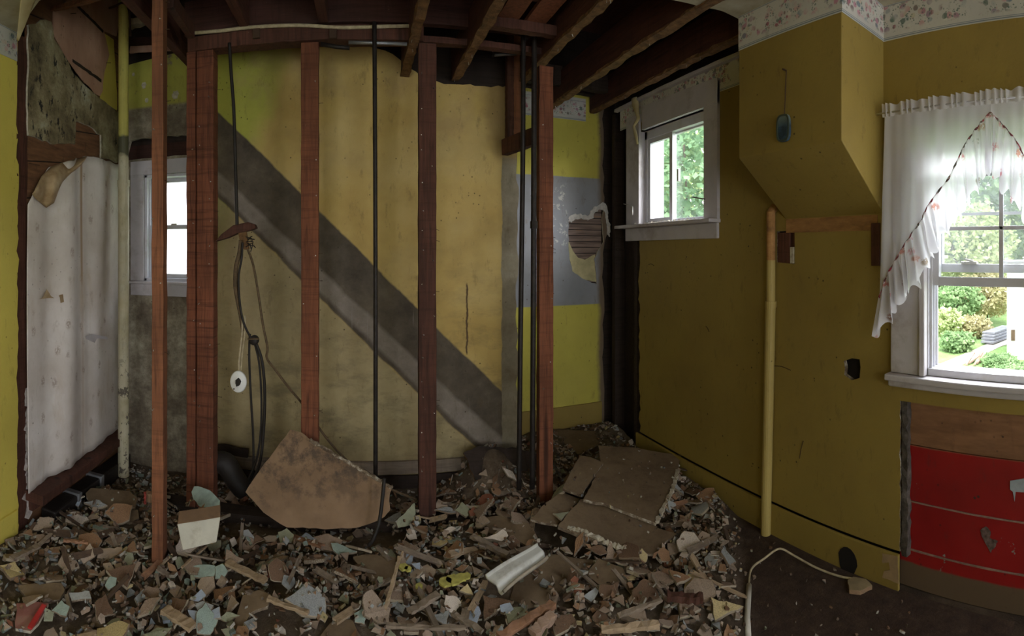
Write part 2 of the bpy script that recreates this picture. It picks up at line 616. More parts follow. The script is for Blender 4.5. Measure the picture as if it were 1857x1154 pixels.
win_l = [bk(262, 318), bk(372, 318), bk(372, 512), bk(262, 512)]
hole = [(win_l[0][0], 2.03), (win_l[1][0], 2.03), (win_l[1][0], win_l[2][1]), (win_l[0][0], win_l[2][1])]
hole = [(win_l[0][0], win_l[0][1]), (win_l[1][0], win_l[0][1]), (win_l[1][0], win_l[2][1]), (win_l[0][0], win_l[2][1])]
xe = bk(938, 400)[0]
gapz0, gapz1 = bk(300, 284)[1], bk(300, 247)[1]
outer = [(-1.6, 0)] + [(xe, 0)] + rag((xe, 0.0), (xe, 2.15), 34, 0.012, rnd)[1:] + [(xe, 2.15), (xe - 0.03, 2.60)] \
    + rag(bk(912, 158), bk(790, 150), 10, 0.008, rnd) + rag(bk(760, 135), bk(692, 85), 8, 0.006, rnd) + [(-0.3, 2.86), (-1.05, 2.84), (-1.6, 2.80)]
gap = rag((-1.598, gapz0), (bk(392, 284)[0], gapz0), 10, 0.004, rnd) + rag((bk(392, 284)[0], gapz0), (bk(392, 284)[0], gapz1), 2, 0.003, rnd) \
    + rag((bk(392, 284)[0], gapz1), (-1.598, gapz1), 14, 0.010, rnd)
b = MB().slab([outer, hole, gap], toY(YB), 0.03, 0, 1)
struct(b.build('wall_back', [M['back_wall'], M['plaster_edge']]), 'faded yellow back wall marked by a removed staircase')
# framing and sheathing behind the plaster, in view through the gap over the window
b = MB()
b.slab([[(-1.75, -0.05), (xe - 0.02, -0.05), (xe - 0.02, 3.35), (-1.75, 3.35)], hole], toY(YB + 0.09), 0.04)
struct(b.build('wall_back_sheathing', M['black_wood']))
tag(MB().box(-1.59, bk(392, 284)[0], YB + 0.035, YB + 0.085, gapz0 - 0.02, gapz0 + 0.10).build('window_header', M['header']),
    'dark timber header exposed above the left window', 'timber')
# return of the back wall to the recess
struct(MB().box(xe - 0.02, xe - 0.005, YB + 0.03, YC, 0, 3.3).build('wall_return', M['plaster_edge']))

# ---- recess wall
n = NT('recess_wall_paint', 0.7)
p = n.pos()
q = n.wob(p, 9, 0.012)
o = n.sep(p)
yl = n.ramp(n.noise(p, 1.5, 3), [(0.3, (0.50, 0.44, 0.07)), (0.7, (0.60, 0.52, 0.10))])
zt, zb = onY(1050, 322, YC).z, onY(1050, 553, YC).z
gr = n.ramp(n.noise(p, 2.2, 4), [(0.3, (0.21, 0.21, 0.22)), (0.7, (0.31, 0.32, 0.35))])
dots = n.vor(p, 26, rnd=0.0)
dm = n.both(n.step(dots, 0.26, 0.20), n.step(o['Z'], zt - 0.30, zt - 0.10), 0.35)
gr = n.mix(dm, gr, (0.10, 0.11, 0.13))
gm = n.both(n.step(o['Z'], zb - 0.004, zb + 0.004), n.step(n.sep(q)['Z'], zt + 0.004, zt - 0.004))
col = n.mix(gm, yl, gr)
# flakes of paint gone, left of the hole
fx = onY(1016, 400, YC).x
fl = n.both(n.step(n.math('ABSOLUTE', n.math('SUBTRACT', o['X'], fx)), 0.07, 0.05), n.step(n.noise(p, 24, 4, 0.7), 0.57, 0.60), n.step(o['Z'], onY(1010, 450, YC).z, onY(1010, 440, YC).z), n.step(o['Z'], onY(1010, 330, YC).z, onY(1010, 345, YC).z))
col = n.mix(fl, col, (0.55, 0.53, 0.50))
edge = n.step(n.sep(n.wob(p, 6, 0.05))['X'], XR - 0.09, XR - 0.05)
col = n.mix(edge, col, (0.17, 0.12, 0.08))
n.base(grime(n, p, col, (0.16, 0.10, 0.04), 0.7))
n.bump(n.noise(p, 30, 5, 0.7), 0.25, 0.004)
M['recess'] = n.mat
cl = lambda x, y: (onY(x, y, YC).x, onY(x, y, YC).z)
hl = [cl(1031, 402), cl(1040, 392), cl(1052, 390), cl(1066, 394), cl(1072, 386), cl(1084, 376), cl(1096, 374), cl(1099, 400), cl(1101, 425), cl(1094, 441), cl(1084, 456), cl(1078, 470),
      cl(1082, 515), cl(1060, 507), cl(1038, 492), cl(1033, 470), cl(1031, 440)]
hl = ragloop(hl, 0.03, 0.006, rnd)
b = MB().slab([[(xe - 0.05, 0), (XR - 0.03, 0)] + rag((XR - 0.03, 0), (XR - 0.03, 2.74), 30, 0.012, rnd)[1:] + rag((XR - 0.03, 2.74), (xe - 0.05, 2.77), 18, 0.01, rnd), hl], toY(YC), 0.015, 0, 1)
struct(b.build('wall_recess', [M['recess'], M['plaster_edge']]), 'yellow recess wall with a grey painted band')
# what the hole shows: lath strips over old yellow board
n = NT('old_laths', 0.9)
p = n.pos()
o = n.sep(p)
k = n.math('FRACT', n.math('MULTIPLY', o['Z'], 21.0))
lc = n.ramp(n.noise(n.mapv(p, (0.1, 1, 1)), 40, 4), [(0.3, (0.10, 0.07, 0.055)), (0.6, (0.25, 0.18, 0.15)), (0.8, (0.34, 0.20, 0.10))])
n.base(n.mix(n.step(k, 0.14, 0.08), lc, (0.012, 0.01, 0.008)))
n.bump(n.step(k, 0.0, 0.2), 0.6, 0.01)
M['laths'] = n.mat
struct(MB().box(cl(1022, 400)[0], XR - 0.035, YC + 0.025, YC + 0.045, 1.0, 1.95).build('wall_recess_laths', M['laths']))
tp = [cl(1032, 437), cl(1040, 455), cl(1050, 468), cl(1062, 471), cl(1080, 462), cl(1081, 478), cl(1084, 512), cl(1062, 508), cl(1040, 494), cl(1034, 470)]
tag(MB().slab([ragloop(tp, 0.03, 0.004, rnd)], toY(YC + 0.012), 0.006).build('torn_paper', plain('cream_lining_paper', (0.46, 0.40, 0.22), 0.9)),
    'torn cream lining paper in the hole of the grey recess wall', 'torn paper')
struct(MB().box(xe - 0.1, XR + 0.12, YC + 0.06, YC + 0.10, -0.05, 3.35).build('wall_recess_sheathing', M['black_wood']))
# crumbled white plaster along the top edge of the hole
up = [cl(1030, 402), cl(1032, 393), cl(1040, 389), cl(1050, 388), cl(1058, 390), cl(1066, 392), cl(1070, 383), cl(1076, 376), cl(1086, 372), cl(1092, 367), cl(1098, 370), cl(1102, 384), cl(1103, 402), cl(1107, 408), cl(1105, 430)]
dn = [cl(1101, 425), cl(1099, 402), cl(1096, 384), cl(1088, 380), cl(1078, 386), cl(1076, 396), cl(1066, 400), cl(1054, 396), cl(1042, 398), cl(1036, 404)]
b = MB().slab([ragloop(up + dn, 0.012, 0.006, rnd)], lambda u, v, w: Vector((u, YC - 0.006 + w, v)), 0.012)
tag(b.build('crumbled_plaster', plain('white_gypsum', (0.58, 0.54, 0.50), 0.95, var=0.2, scale=40, bump=0.6)), 'ragged white plaster rim over the hole in the grey recess wall', 'plaster')

# baseboard of the recess
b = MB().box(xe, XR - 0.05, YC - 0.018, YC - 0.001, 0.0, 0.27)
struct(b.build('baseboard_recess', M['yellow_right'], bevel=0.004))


# ---- floral border (wall-paper strip under the ceiling)
def m_border(name, ax):
    n = NT(name, 0.75)
    p = n.pos()
    o = n.sep(p)
    base = n.ramp(n.noise(p, 3, 4), [(0.3, (0.44, 0.42, 0.38)), (0.7, (0.56, 0.54, 0.49))])
    wv = n.wob(p, 18, 0.02)
    clus = n.step(n.noise(p, 7.5, 2), 0.42, 0.52)
    zc = n.math('ABSOLUTE', n.math('SUBTRACT', o['Z'], 2.535))
    inband = n.step(zc, 0.068, 0.05)
    d1 = n.vor(wv, 34)
    c1 = n.ramp(n.sep(n.vor(wv, 34, 'Color'))['X'], [(0.0, (0.10, 0.16, 0.13)), (0.3, (0.34, 0.07, 0.12)), (0.5, (0.62, 0.60, 0.52)), (0.66, (0.12, 0.17, 0.22)), (0.82, (0.48, 0.20, 0.26)), (1.0, (0.50, 0.46, 0.33))])
    col = n.mix(n.both(n.step(d1, 0.52, 0.40), clus, inband, 0.9), base, c1)
    d2 = n.vor(wv, 90)
    col = n.mix(n.both(n.step(d2, 0.4, 0.3), clus, inband, n.step(n.noise(p, 30, 2), 0.48, 0.52), 0.8), col, (0.07, 0.12, 0.10))
    for z0, w, c in ((2.4465, 0.0022, (0.10, 0.14, 0.18)), (2.4535, 0.0014, (0.14, 0.18, 0.22)), (2.596, 0.002, (0.2, 0.22, 0.25))):
        ln = n.step(n.math('ABSOLUTE', n.math('SUBTRACT', o['Z'], z0)), w * 1.4, w * 0.7)
        col = n.mix(n.both(ln, 0.8), col, c)
    n.base(grime(n, p, col, (0.16, 0.13, 0.09), 0.5))
    return n.mat


M['border'] = m_border('floral_border_paper', 'Y')

# ---- right wall: plaster, with the window openings, the stripped panel and holes
sy = lambda x, y: rt(x, y)
y_gap = rt(1160, 600)[0]
W1 = dict(y0=rt(1281, 300)[0], y1=rt(1163, 300)[0], z0=rt(1281, 402)[1] - 0.0, z1=2.37)     # small window opening
W2 = dict(y0=0.155, y1=rt(1676, 500)[0], z0=0.965, z1=1.99)                                    # garden window opening
y_n = rt(1632, 900)[0]                                                                         # the stripped panel starts here
z_n = rt(1632, 727)[1]
h1 = [(W1['y0'], W1['z0']), (W1['y1'], W1['z0']), (W1['y1'], W1['z1']), (W1['y0'], W1['z1'])]
h2 = [(W2['y0'], W2['z0']), (W2['y1'], W2['z0']), (W2['y1'], W2['z1']), (W2['y0'], W2['z1'])]
h4 = [(-1.62, 0.95), (-0.70, 0.95), (-0.70, 2.08), (-1.62, 2.08)]                                # added opening behind the viewer, cut for the fill lamp
sock = ragloop([sy(1530, 655), sy(1545, 650), sy(1559, 652), sy(1559, 686), sy(1545, 690), sy(1531, 680)], 0.03, 0.006, rnd)
blk = [sy(1409, 420), sy(1441, 418), sy(1441, 479), sy(1409, 476)]
outer = [(-2.2, z_n), (y_n, z_n)] + rag((y_n, z_n), (y_n, 0.16), 20, 0.004, rnd)[1:] + [(y_n, 0.16)] + [(y_gap, 0.16)] \
    + rag((y_gap, 0.16), (y_gap + 0.01, W1['z0'] - 0.1), 32, 0.014, rnd)[1:] + [(y_gap + 0.01, 2.605), (-2.2, 2.605)]
# the window opening reaches past the ragged plaster edge, so the outline steps round it
outer = [(-2.2, z_n), (y_n, z_n)] + rag((y_n, z_n), (y_n, 0.17), 20, 0.004, rnd)[1:] + [(y_n, 0.17), (y_gap, 0.17)] \
    + rag((y_gap, 0.17), (y_gap + 0.01, W1['z0']), 34, 0.014, rnd)[1:] + [(y_gap, W1['z0']), (W1['y0'], W1['z0']), (W1['y0'], W1['z1']), (y_gap, W1['z1']), (y_gap, 2.605), (-2.2, 2.605)]
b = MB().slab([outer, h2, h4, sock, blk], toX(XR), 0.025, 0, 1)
struct(b.build('wall_right', [M['yellow_right'], M['torn_edge']]), 'grimy yellow wall with two windows, its shade put into the paint colour')
# outer skin of that wall
grow = lambda h: [(h[0][0] - .015, h[0][1] - .015), (h[1][0] + .015, h[1][1] - .015), (h[2][0] + .015, h[2][1] + .015), (h[3][0] - .015, h[3][1] + .015)]
b = MB().slab([[(-2.4, -0.06), (3.8, -0.06), (3.8, 3.35), (-2.4, 3.35)], grow(h1), grow(h2), grow(h4)], toX(XR + 0.11), 0.04)
struct(b.build('wall_right_sheathing', M['black_wood']))
# window reveals close the cavity
b = MB()
for w in (W1, W2):
    b.box(XR + 0.0, XR + 0.152, w['y0'] - 0.02, w['y0'], w['z0'] - 0.02, w['z1'] + 0.02)
    b.box(XR + 0.0, XR + 0.152, w['y1'], w['y1'] + 0.02, w['z0'] - 0.02, w['z1'] + 0.02)
    b.box(XR + 0.0, XR + 0.152, w['y0'], w['y1'], w['z0'] - 0.02, w['z0'])
    b.box(XR + 0.0, XR + 0.152, w['y0'], w['y1'], w['z1'], w['z1'] + 0.02)
struct(b.build('trim_1', M['trim']))
# a dark rough stud in the corner gap
for yy, lab in ((3.16, 'dark rough stud in the corner gap beside the small window'), (3.50, 'dark corner stud where the right wall meets the recess')):
    tag(MB().beam((XR + 0.055, yy, 0.03), (XR + 0.055, yy, 2.6), 0.045, 0.09, up=(1, 0, 0), n=20, jit=0.002, rnd=rnd).build('corner_stud', M['black_wood']), lab, 'stud', 'studs in the right wall cavity')
# border strips of the right wall
b = MB()
b.box(XR - 0.002, XR + 0.001, 1.67, rt(1125, 200)[0] - 0.0, 2.44, 2.605)
b.box(XR - 0.002, XR + 0.001, -2.2, 1.107, 2.44, 2.605)
struct(b.build('trim_2', M['border']), 'floral paper border along the top of the right wall')
# recess border
b = MB().box(xe - 0.03, XR - 0.19, YC - 0.002, YC, onY(1050, 219, YC).z, onY(1050, 178, YC).z)
n = None
M['border_hi'] = m_border('floral_border_paper_recess', 'X')
for nd in M['border_hi'].node_tree.nodes:
    if nd.type == 'MATH' and nd.operation == 'SUBTRACT' and abs(nd.inputs[1].default_value - 2.5) < 0.12:
        nd.inputs[1].default_value += onY(1050, 219, YC).z - 2.44
struct(b.build('trim_3', M['border_hi']), 'floral paper border over the recess wall')

# ---- chimney-like box on the right wall
bx, bz1, bz2 = 1.61, 1.935, 1.668
y0, y1 = 1.107, 1.69
b = MB()
prof = [(XR, 2.61), (bx, 2.61), (bx, bz1), (XR, bz2)]
b.add([(x, y0, z) for x, z in prof] + [(x, y1, z) for x, z in prof], [(0, 1, 2, 3), (7, 6, 5, 4), (1, 5, 6, 2), (2, 6, 7, 3)])
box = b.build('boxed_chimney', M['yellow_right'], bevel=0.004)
struct(box, 'yellow boxed chute projecting from the right wall with a sloping underside')
b = MB().box(bx - 0.003, bx - 0.001, y0 - 0.002, y1, 2.44, 2.605).box(bx - 0.003, XR, y0 - 0.003, y0 - 0.001, 2.44, 2.605)
struct(b.build('trim_4', M['border']))
# brown bare strip under the box
n = NT('scorched_bare_strip', 0.8)
p = n.pos()
n.base(n.ramp(n.noise(n.mapv(p, (1, .3, 1)), 14, 5, 0.7), [(0.3, (0.14, 0.07, 0.025)), (0.6, (0.34, 0.17, 0.06)), (0.8, (0.45, 0.25, 0.10))]))
M['scorch'] = n.mat
b = MB().box(XR - 0.004, XR + 0.001, rt(1592, 400)[0], y1 - 0.01, rt(1592, 418)[1] + 0.0, bz2 - 0.005)
tag(b.build('bare_plaster_strip', M['scorch']), 'orange brown bare strip on the wall under the yellow box', 'plaster strip')

# ---- stripped panel below the garden window: bare board above, red boards below
n = NT('red_and_bare_boards', 0.6)
p = n.pos()
o = n.sep(p)
q = n.wob(p, 10, 0.012)
bare = n.ramp(n.noise(n.mapv(p, (1, 0.2, 1)), 22, 5, 0.6), [(0.25, (0.15, 0.07, 0.035)), (0.6, (0.27, 0.135, 0.07)), (0.8, (0.33, 0.19, 0.11))])
red = n.ramp(n.noise(p, 3, 3), [(0.3, (0.22, 0.007, 0.008)), (0.7, (0.30, 0.011, 0.011))])
zr = rt(1640, 812)[1]
col = n.mix(n.step(n.sep(q)['Z'], zr + 0.004, zr - 0.004), bare, red)
chip = n.both(n.step(n.noise(p, 9, 6, 0.7), 0.66, 0.67), n.step(n.sep(q)['Z'], zr - 0.1, zr - 0.14))
col = n.mix(chip, col, (0.22, 0.20, 0.19))
knot = n.both(n.step(n.vor(p, 13), 0.10, 0.07), n.step(n.noise(p, 6, 2), 0.52, 0.56))
col = n.mix(knot, col, (0.06, 0.03, 0.02))
bot = n.step(n.sep(q)['Z'], 0.118, 0.108)
col = n.mix(bot, col, (0.12, 0.08, 0.05))
n.base(grime(n, p, col, (0.08, 0.04, 0.03), 0.6))
n.bump(n.noise(p, 25, 5), 0.25, 0.004)
M['red'] = n.mat
seams = [0.0, 0.118, 0.172, rt(1640, 914)[1], rt(1640, 812)[1] + 0.0, 0.72, z_n + 0.03]
seams = [0.0, 0.172, rt(1640, 914)[1], 0.64, z_n + 0.03]
t = empty('stripped_panel', (XR + 0.03, 0.0, 0.0), 'stripped wall panel of red painted boards with bare brown board above', 'wall boards')
for i in range(4):
    z0, z1 = seams[i], seams[i + 1]
    tz = lambda y: 0.0
    MB().beam((XR + 0.045, -2.2, (z0 + z1) / 2), (XR + 0.045, y_n + 0.02, (z0 + z1) / 2), 0.02, z1 - z0 - (0.0 if i == 3 else 0.007), up=(0, 0, 1), n=1).build('board', M['red'], t, bevel=0.002)
w_ = MB()
for i, z in enumerate(seams[1:3]):
    w_.beam((XR + 0.034, -2.2, z), (XR + 0.034, y_n, z), 0.006, 0.006, n=40, jit=0.0012, rnd=rnd)
w_.build('pale_seam', plain('pale_filler', (0.25, 0.15, 0.12), 0.9, var=0.3, scale=30), t)
# chipped gouge and grey-blue patch on the red boards
g = lambda x, y: (onX(x, y, XR + 0.034).y, onX(x, y, XR + 0.034).z)
gl = [g(1788, 955), g(1797, 965), g(1795, 975), g(1810, 982), g(1797, 1003), g(1787, 985), g(1778, 962)]
MB().slab([ragloop(gl, 0.012, 0.004, rnd)], toXn(XR + 0.0335), 0.0015).build('gouge', plain('dark_gouge', (0.12, 0.08, 0.07), 0.9, var=0.6, scale=60), t)
gl = [g(1832, 872), g(1857, 868), (g(1857, 868)[0] - 0.05, g(1857, 868)[1]), (g(1857, 892)[0] - 0.05, g(1857, 892)[1]), g(1857, 893), g(1842, 892), g(1840, 910), g(1837, 892), g(1832, 888)]
MB().slab([gl], toXn(XR + 0.0335), 0.0015).build('blue_grey_patch', plain('blue_grey_paint', (0.30, 0.33, 0.37), 0.7), t)
# dark stripped edge batten on the panel's left
b = MB().beam((XR + 0.02, y_n - 0.022, 0.15), (XR + 0.02, y_n - 0.022, z_n), 0.028, 0.035, up=(1, 0, 0), n=24, jit=0.005, rnd=rnd)
tag(b.build('edge_batten', plain('grey_rotten_batten', (0.085, 0.07, 0.06), 0.95, var=0.6, scale=30, bump=0.6)), 'rough dirty batten at the left edge of the red panel', 'batten')

# baseboards right
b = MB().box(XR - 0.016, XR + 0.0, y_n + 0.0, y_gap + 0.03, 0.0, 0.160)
struct(b.build('baseboard_right', M['yellow_right'], bevel=0.003), 'grimy yellow baseboard of the right wall, coloured for its shade')
# outlet holes in wall and charred baseboard, their dark depth painted black
hb = plain('hole_depth_black', (0.012, 0.009, 0.008), 0.95)
c = onX(1537, 1020, XR - 0.016)
b = MB()
pts = [(c.y + 0.055 * math.cos(a) * (1.0 if math.sin(a) > 0 else .85), c.z + 0.07 * math.sin(a)) for a in [k * math.pi / 8 for k in range(16)]]
b.slab([pts], toXn(XR - 0.0165), 0.0015)
tag(b.build('charred_dark_patch', hb), 'charred hole in the yellow baseboard near the floor cord, its depth painted black', 'hole')
tag(MB().box(XR + 0.03, XR + 0.06, sock[0][0] - 0.1, sock[0][0] + 0.06, onX(1545, 690, XR).z - 0.02, onX(1545, 650, XR).z + 0.02).build('wall_cavity_box', hb), 'black painted back of the empty cavity in the yellow wall left of the garden window', 'hole')

# ---- left wall
yl_end = lf(32, 500)[0]
outer = [(-2.2, 0.0), (yl_end, 0.0)] + rag((yl_end, 0.0), (yl_end, 2.46), 46, 0.012, rnd)[1:] + [(yl_end, 2.61), (-2.2, 2.61)]
M['yellow_left'] = m_yellow('lit_yellow_wall_paint', (0.62, 0.51, 0.10), 0.6)  # same yellow paint, brightened: the light on this wall is in its colour
struct(MB().slab([outer], toXn(XL), 0.03, 0, 1).build('wall_left', [M['yellow_left'], M['plaster_edge']]), 'bright yellow painted wall with a broken end')
b = MB().box(XL, XL + 0.002, -2.2, yl_end - 0.005, 2.455, 2.61)
struct(b.build('trim_5', M['border']), 'floral paper border at the top of the left wall')
struct(MB().box(XL, XL + 0.014, -2.2, yl_end - 0.01, 0.0, 0.2).build('baseboard_left', M['yellow_left'], bevel=0.003))
struct(MB().box(XL - 0.14, XL - 0.1, -2.35, 3.25, -0.06, 3.35).build('wall_left_sheathing', M['black_wood']))

# ---- rear wall behind the camera, with two openings added for the fill lamps
wr = [(-1.3, 0.95), (-0.2, 0.95), (-0.2, 2.2), (-1.3, 2.2)]
dr = [(0.55, 0.02), (1.35, 0.02), (1.35, 2.05), (0.55, 2.05)]
struct(MB().slab([[(-1.75, 0), (2.1, 0), (2.1, 3.35), (-1.75, 3.35)], wr, dr], lambda u, v, w: Vector((u, -2.2 - w, v)), 0.1).build('wall_rear', M['yellow']), 'yellow wall behind the camera')

# ---- ceiling: plaster still up over the near half, ragged edge; floorboards over the open joists
n = NT('water_stained_ceiling', 0.9)
p = n.pos()
n.base(n.ramp(n.noise(p, 2.5, 6, 0.65), [(0.3, (0.24, 0.20, 0.12)), (0.55, (0.42, 0.38, 0.28)), (0.8, (0.52, 0.48, 0.38))]))
M['ceiling'] = n.mat
e = rag((XR, 1.72), (1.52, 1.70), 6, 0.02, rnd) + rag((1.52, 1.70), (1.22, 1.78), 6, 0.02, rnd) + rag((1.22, 1.78), (0.6, 1.70), 8, 0.03, rnd) \
    + rag((0.6, 1.70), (-0.9, 1.62), 18, 0.03, rnd) + rag((-0.9, 1.62), (-1.32, 1.74), 6, 0.02, rnd) + [(-1.32, 1.74), (XL, 1.92)]
struct(MB().slab([[(XL - 0.02, -2.2), (XR + 0.02, -2.2)] + e], lambda u, v, w: Vector((u, v, 2.6 + w)), 0.025, 0, 1).build('ceiling', [M['ceiling'], M['plaster_edge']]), 'stained plaster ceiling, broken off')
struct(MB().box(-1.75, 2.12, -2.35, 3.75, 3.3, 3.33).build('ceiling_boards', M['joist']), 'dark floorboards above the open joists')

# ================================================================== timbers
def nails(parent, pts, nrm, name='nail', mat='nail', r=0.0028, L=0.012):
    nrm = Vector(nrm).normalized()
    for q in pts:
        d = (nrm + Vector((rnd.uniform(-.5, .5), rnd.uniform(-.2, .2), rnd.uniform(-.6, .3)))).normalized()
        MB().tube([q - nrm * 0.004, q + d * L, q + d * L, q + d * (L + 0.0015)], [r * 0.6, r * .6, r, r], 6).build(name, M[mat], parent)


def stud(x, Y, w, dep, z1, label, mat='stud', rot=0.0, group=None, z0=0.0, nn=14, jit=0.0018):
    """a wall stud whose middle stands at pixel column x"""
    t_ = (x - CX) / F
    X = Y * math.tan(t_)
    e_ = empty('wall_stud', (X, Y, z0), label, 'stud', group)
    c, s = math.cos(rot), math.sin(rot)
    b = MB().beam((X, Y, z0), (X, Y, z1), w, dep, up=(-s, c, 0), n=36, jit=jit, rnd=rnd)
    b.build('timber', M[mat], e_, bevel=0.0025)
    fr = Vector((s, -c, 0))
    side_ = Vector((c, s, 0))
    pts = []
    for k in range(nn):
        z = z0 + 0.3 + (z1 - z0 - 0.4) * (k + rnd.uniform(0, .6)) / nn
        pts.append(Vector((X, Y, z)) + fr * (dep / 2) + side_ * (rnd.choice((-.32, .32)) * w + rnd.uniform(-.004, .004)))
    nails(e_, pts, fr)
    pts = [Vector((X, Y, z0 + 0.5 + (z1 - z0 - 0.7) * rnd.random())) + side_ * (w / 2) * sg + fr * rnd.uniform(-.3, .3) * dep for sg in (-1, 1) for _ in range(5)]
    nails(e_, [q for q in pts], side_, 'bent_nail', 'rust', 0.002, 0.02)
    return e_


YP = 2.65
stud(289.5, 2.06, 0.052, 0.088, 2.9, 'rust brown freestanding stud nearest the viewer, in front of the left window', 'stud_orange', rot=-0.42 + 0.60, nn=8)
stud(351, YP, 0.052, 0.092, 2.61, 'narrower stud of the doubled pair, on the side of the left window', 'stud_sawn', nn=9)
stud(376, YP + 0.005, 0.097, 0.088, 2.61, 'broad nail studded stud of the doubled pair beside the hanging cable', 'stud_sawn', nn=20)
stud(562.5, YP, 0.094, 0.05, 2.61, 'red brown stud standing behind the big fallen brown board', 'stud', nn=8)
stud(774.5, YP, 0.094, 0.05, 2.61, 'dark nail studded stud where the pale stair stripe crosses behind', 'stud_dark', nn=22)
stud(988, YP, 0.085, 0.052, 2.55, 'thick red brown stud in front of the recess wall, beside the black pipes', 'stud', nn=8)
# wall-end framing: short studs and a block above the grey strip
e_ = stud(924, 3.06, 0.045, 0.05, 2.9, 'short dark stud hanging above the block at the end of the back wall', 'stud_dark', z0=2.16, nn=0)
e_ = stud(936.5, 3.06, 0.05, 0.05, 2.9, 'short paler stud hanging above the block, next to the black pipe', 'stud_orange', z0=2.16, nn=0)
pa, pb = onY(915, 268, 3.02), at(969, 248, 2.86)
b = MB().beam(pa, pb, 0.045, 0.10, n=10, jit=0.002, rnd=rnd)
tag(b.build('blocking', M['stud_dark'], bevel=0.003), 'short wooden block bridging the wall end and the recess stud', 'timber')

# top plate, header, bottom plate
xa, xb = onY(345, 60, YP).x, onY(1006, 60, YP).x
b = MB().beam((xa, YP, 2.65), (0.33, YP, 2.65), 0.10, 0.08, n=24, jit=0.002, rnd=rnd)
tag(b.build('top_plate', M['stud_dark'], bevel=0.004), 'dark top plate over the row of partition studs', 'timber')
b = MB().beam((xa - 0.02, YP - 0.02, 2.80), (1.04, YP - 0.02, 2.80), 0.045, 0.19, n=30, jit=0.0015, rnd=rnd)
tag(b.build('stair_header', M['header'], bevel=0.003), 'dark red header beam above the top plate', 'beam')
# pale strip of broken lath and plaster along the underside edge of the header
pts = [onY(x, y, YP - 0.065) for x, y in ((350, 60), (400, 56), (450, 50), (540, 46), (620, 50), (700, 48), (756, 47))]
tag(MB().tube(smooth_path(pts, 6), 0.010, 8).build('pale_conduit', M['cable_pale'], smooth=True), 'long pale conduit running along the top plate', 'conduit')
for x in (465, 604):
    b = MB()
    q = onY(x, 58, YP - 0.06)
    b.box(q.x - 0.02, q.x + 0.02, q.y - 0.008, q.y + 0.008, q.z - 0.035, q.z + 0.03)
    tag(b.build('conduit_clip', M['rust'], bevel=0.002), 'small dark clip holding the pale conduit, %s the stud behind the fallen board' % ('left of' if x == 465 else 'right of'), 'clip')
pts = [onY(x, y, YP - 0.06) for x, y in ((582, 80), (610, 85), (634, 87))]
tag(MB().tube(pts, 0.012, 8).build('dark_pipe_stub', M['iron'], smooth=True), 'short dark pipe stub under the top plate, right of the second stud', 'pipe')
pts = [onY(x, y, YP - 0.06) for x, y in ((632, 77), (680, 78), (738, 80))]
tag(MB().tube(pts, 0.010, 8).build('dark_pipe_stub', M['copper'], smooth=True), 'thin grey pipe under the top plate, passing behind the hanging black rod', 'pipe')
b = MB().beam((0.30, YP + 0.02, 2.64), (1.04, YP + 0.02, 2.64), 0.05, 0.035, n=10, jit=0.003, rnd=rnd)
tag(b.build('blocking', M['stud_dark']), 'dark cross piece between the joists over the black pipes', 'timber')
b = MB().beam((0.62, 2.44, 2.66), (1.06, 2.44, 2.66), 0.05, 0.05, n=10, jit=0.003, rnd=rnd)
tag(b.build('blocking', M['stud_dark']), 'higher dark cross piece nailed between the two joists', 'timber')

# joists (bottom edge at z0)
def joist(X, ya, yb, z0, h, label, mat='joist', fur=True, w=0.05):
    e_ = empty('ceiling_joist', (X, ya, z0), label, 'joist')
    MB().beam((X, ya, z0 + h / 2), (X, yb, z0 + h / 2), w, h, n=50, jit=0.002, rnd=rnd).build('timber', M[mat], e_, bevel=0.003)
    if fur:
        b = MB().beam((X, ya, z0 - 0.004), (X, yb, z0 - 0.004), w * 1.05, 0.014, n=90, jit=0.006, rnd=rnd)
        b.build('plaster_remains', M['lathdust'], e_)
        pts = [Vector((X + rnd.uniform(-.015, .015), rnd.uniform(ya, yb), z0 - 0.008)) for _ in range(16)]
        nails(e_, pts, (0, 0, -1), 'nail', 'nail', 0.0022, 0.015)
    return e_


joist(0.275, 3.12, -2.1, 2.60, 0.2, 'dark trimmer joist meeting the broken corner of the back wall')
joist(0.60, 3.14, -2.1, 2.60, 0.2, 'joist with a crumbly ochre underside running over the short back wall')
joist(1.03, 3.58, -2.1, 2.60, 0.2, 'joist landing on top of the stud in front of the recess')
joist(1.42, 3.58, -2.1, 2.60, 0.2, 'joist with a ragged fringe, between the recess stud and the small window')
joist(1.80, 3.58, -2.1, 2.62, 0.2, 'last dark joist, over the small window')
joist(-0.62, YP - 0.05, -2.1, 2.70, 0.2, 'joist butting the header above the hanging cable', fur=False)
joist(-0.20, YP - 0.05, -2.1, 2.70, 0.2, 'joist butting the header above the stud of the fallen board', fur=False)
joist(-1.05, 3.10, -2.1, 2.66, 0.2, 'dark joist behind the freestanding stud', fur=False)
b = MB().beam(at(308, 0, 2.30), at(347, 58, 2.62), 0.035, 0.075, n=8, jit=0.002, rnd=rnd)
tag(b.build('diagonal_brace', M['stud_dark'], bevel=0.003), 'short diagonal brace between the freestanding stud and the doubled studs', 'timber')
b = MB().beam(at(308, 30, 2.70), at(345, 18, 2.60), 0.035, 0.03, n=6, jit=0.003, rnd=rnd)
# timbers over the recess
for Y, z, lab in ((3.30, 2.76, 'dark cross timber above the recess, nearer one'), (3.52, 2.80, 'dark cross timber above the recess wall border')):
    tag(MB().beam((1.0, Y, z), (1.93, Y, z), 0.05, 0.14, n=16, jit=0.004, rnd=rnd).build('cross_timber', M['black_wood']), lab, 'timber')
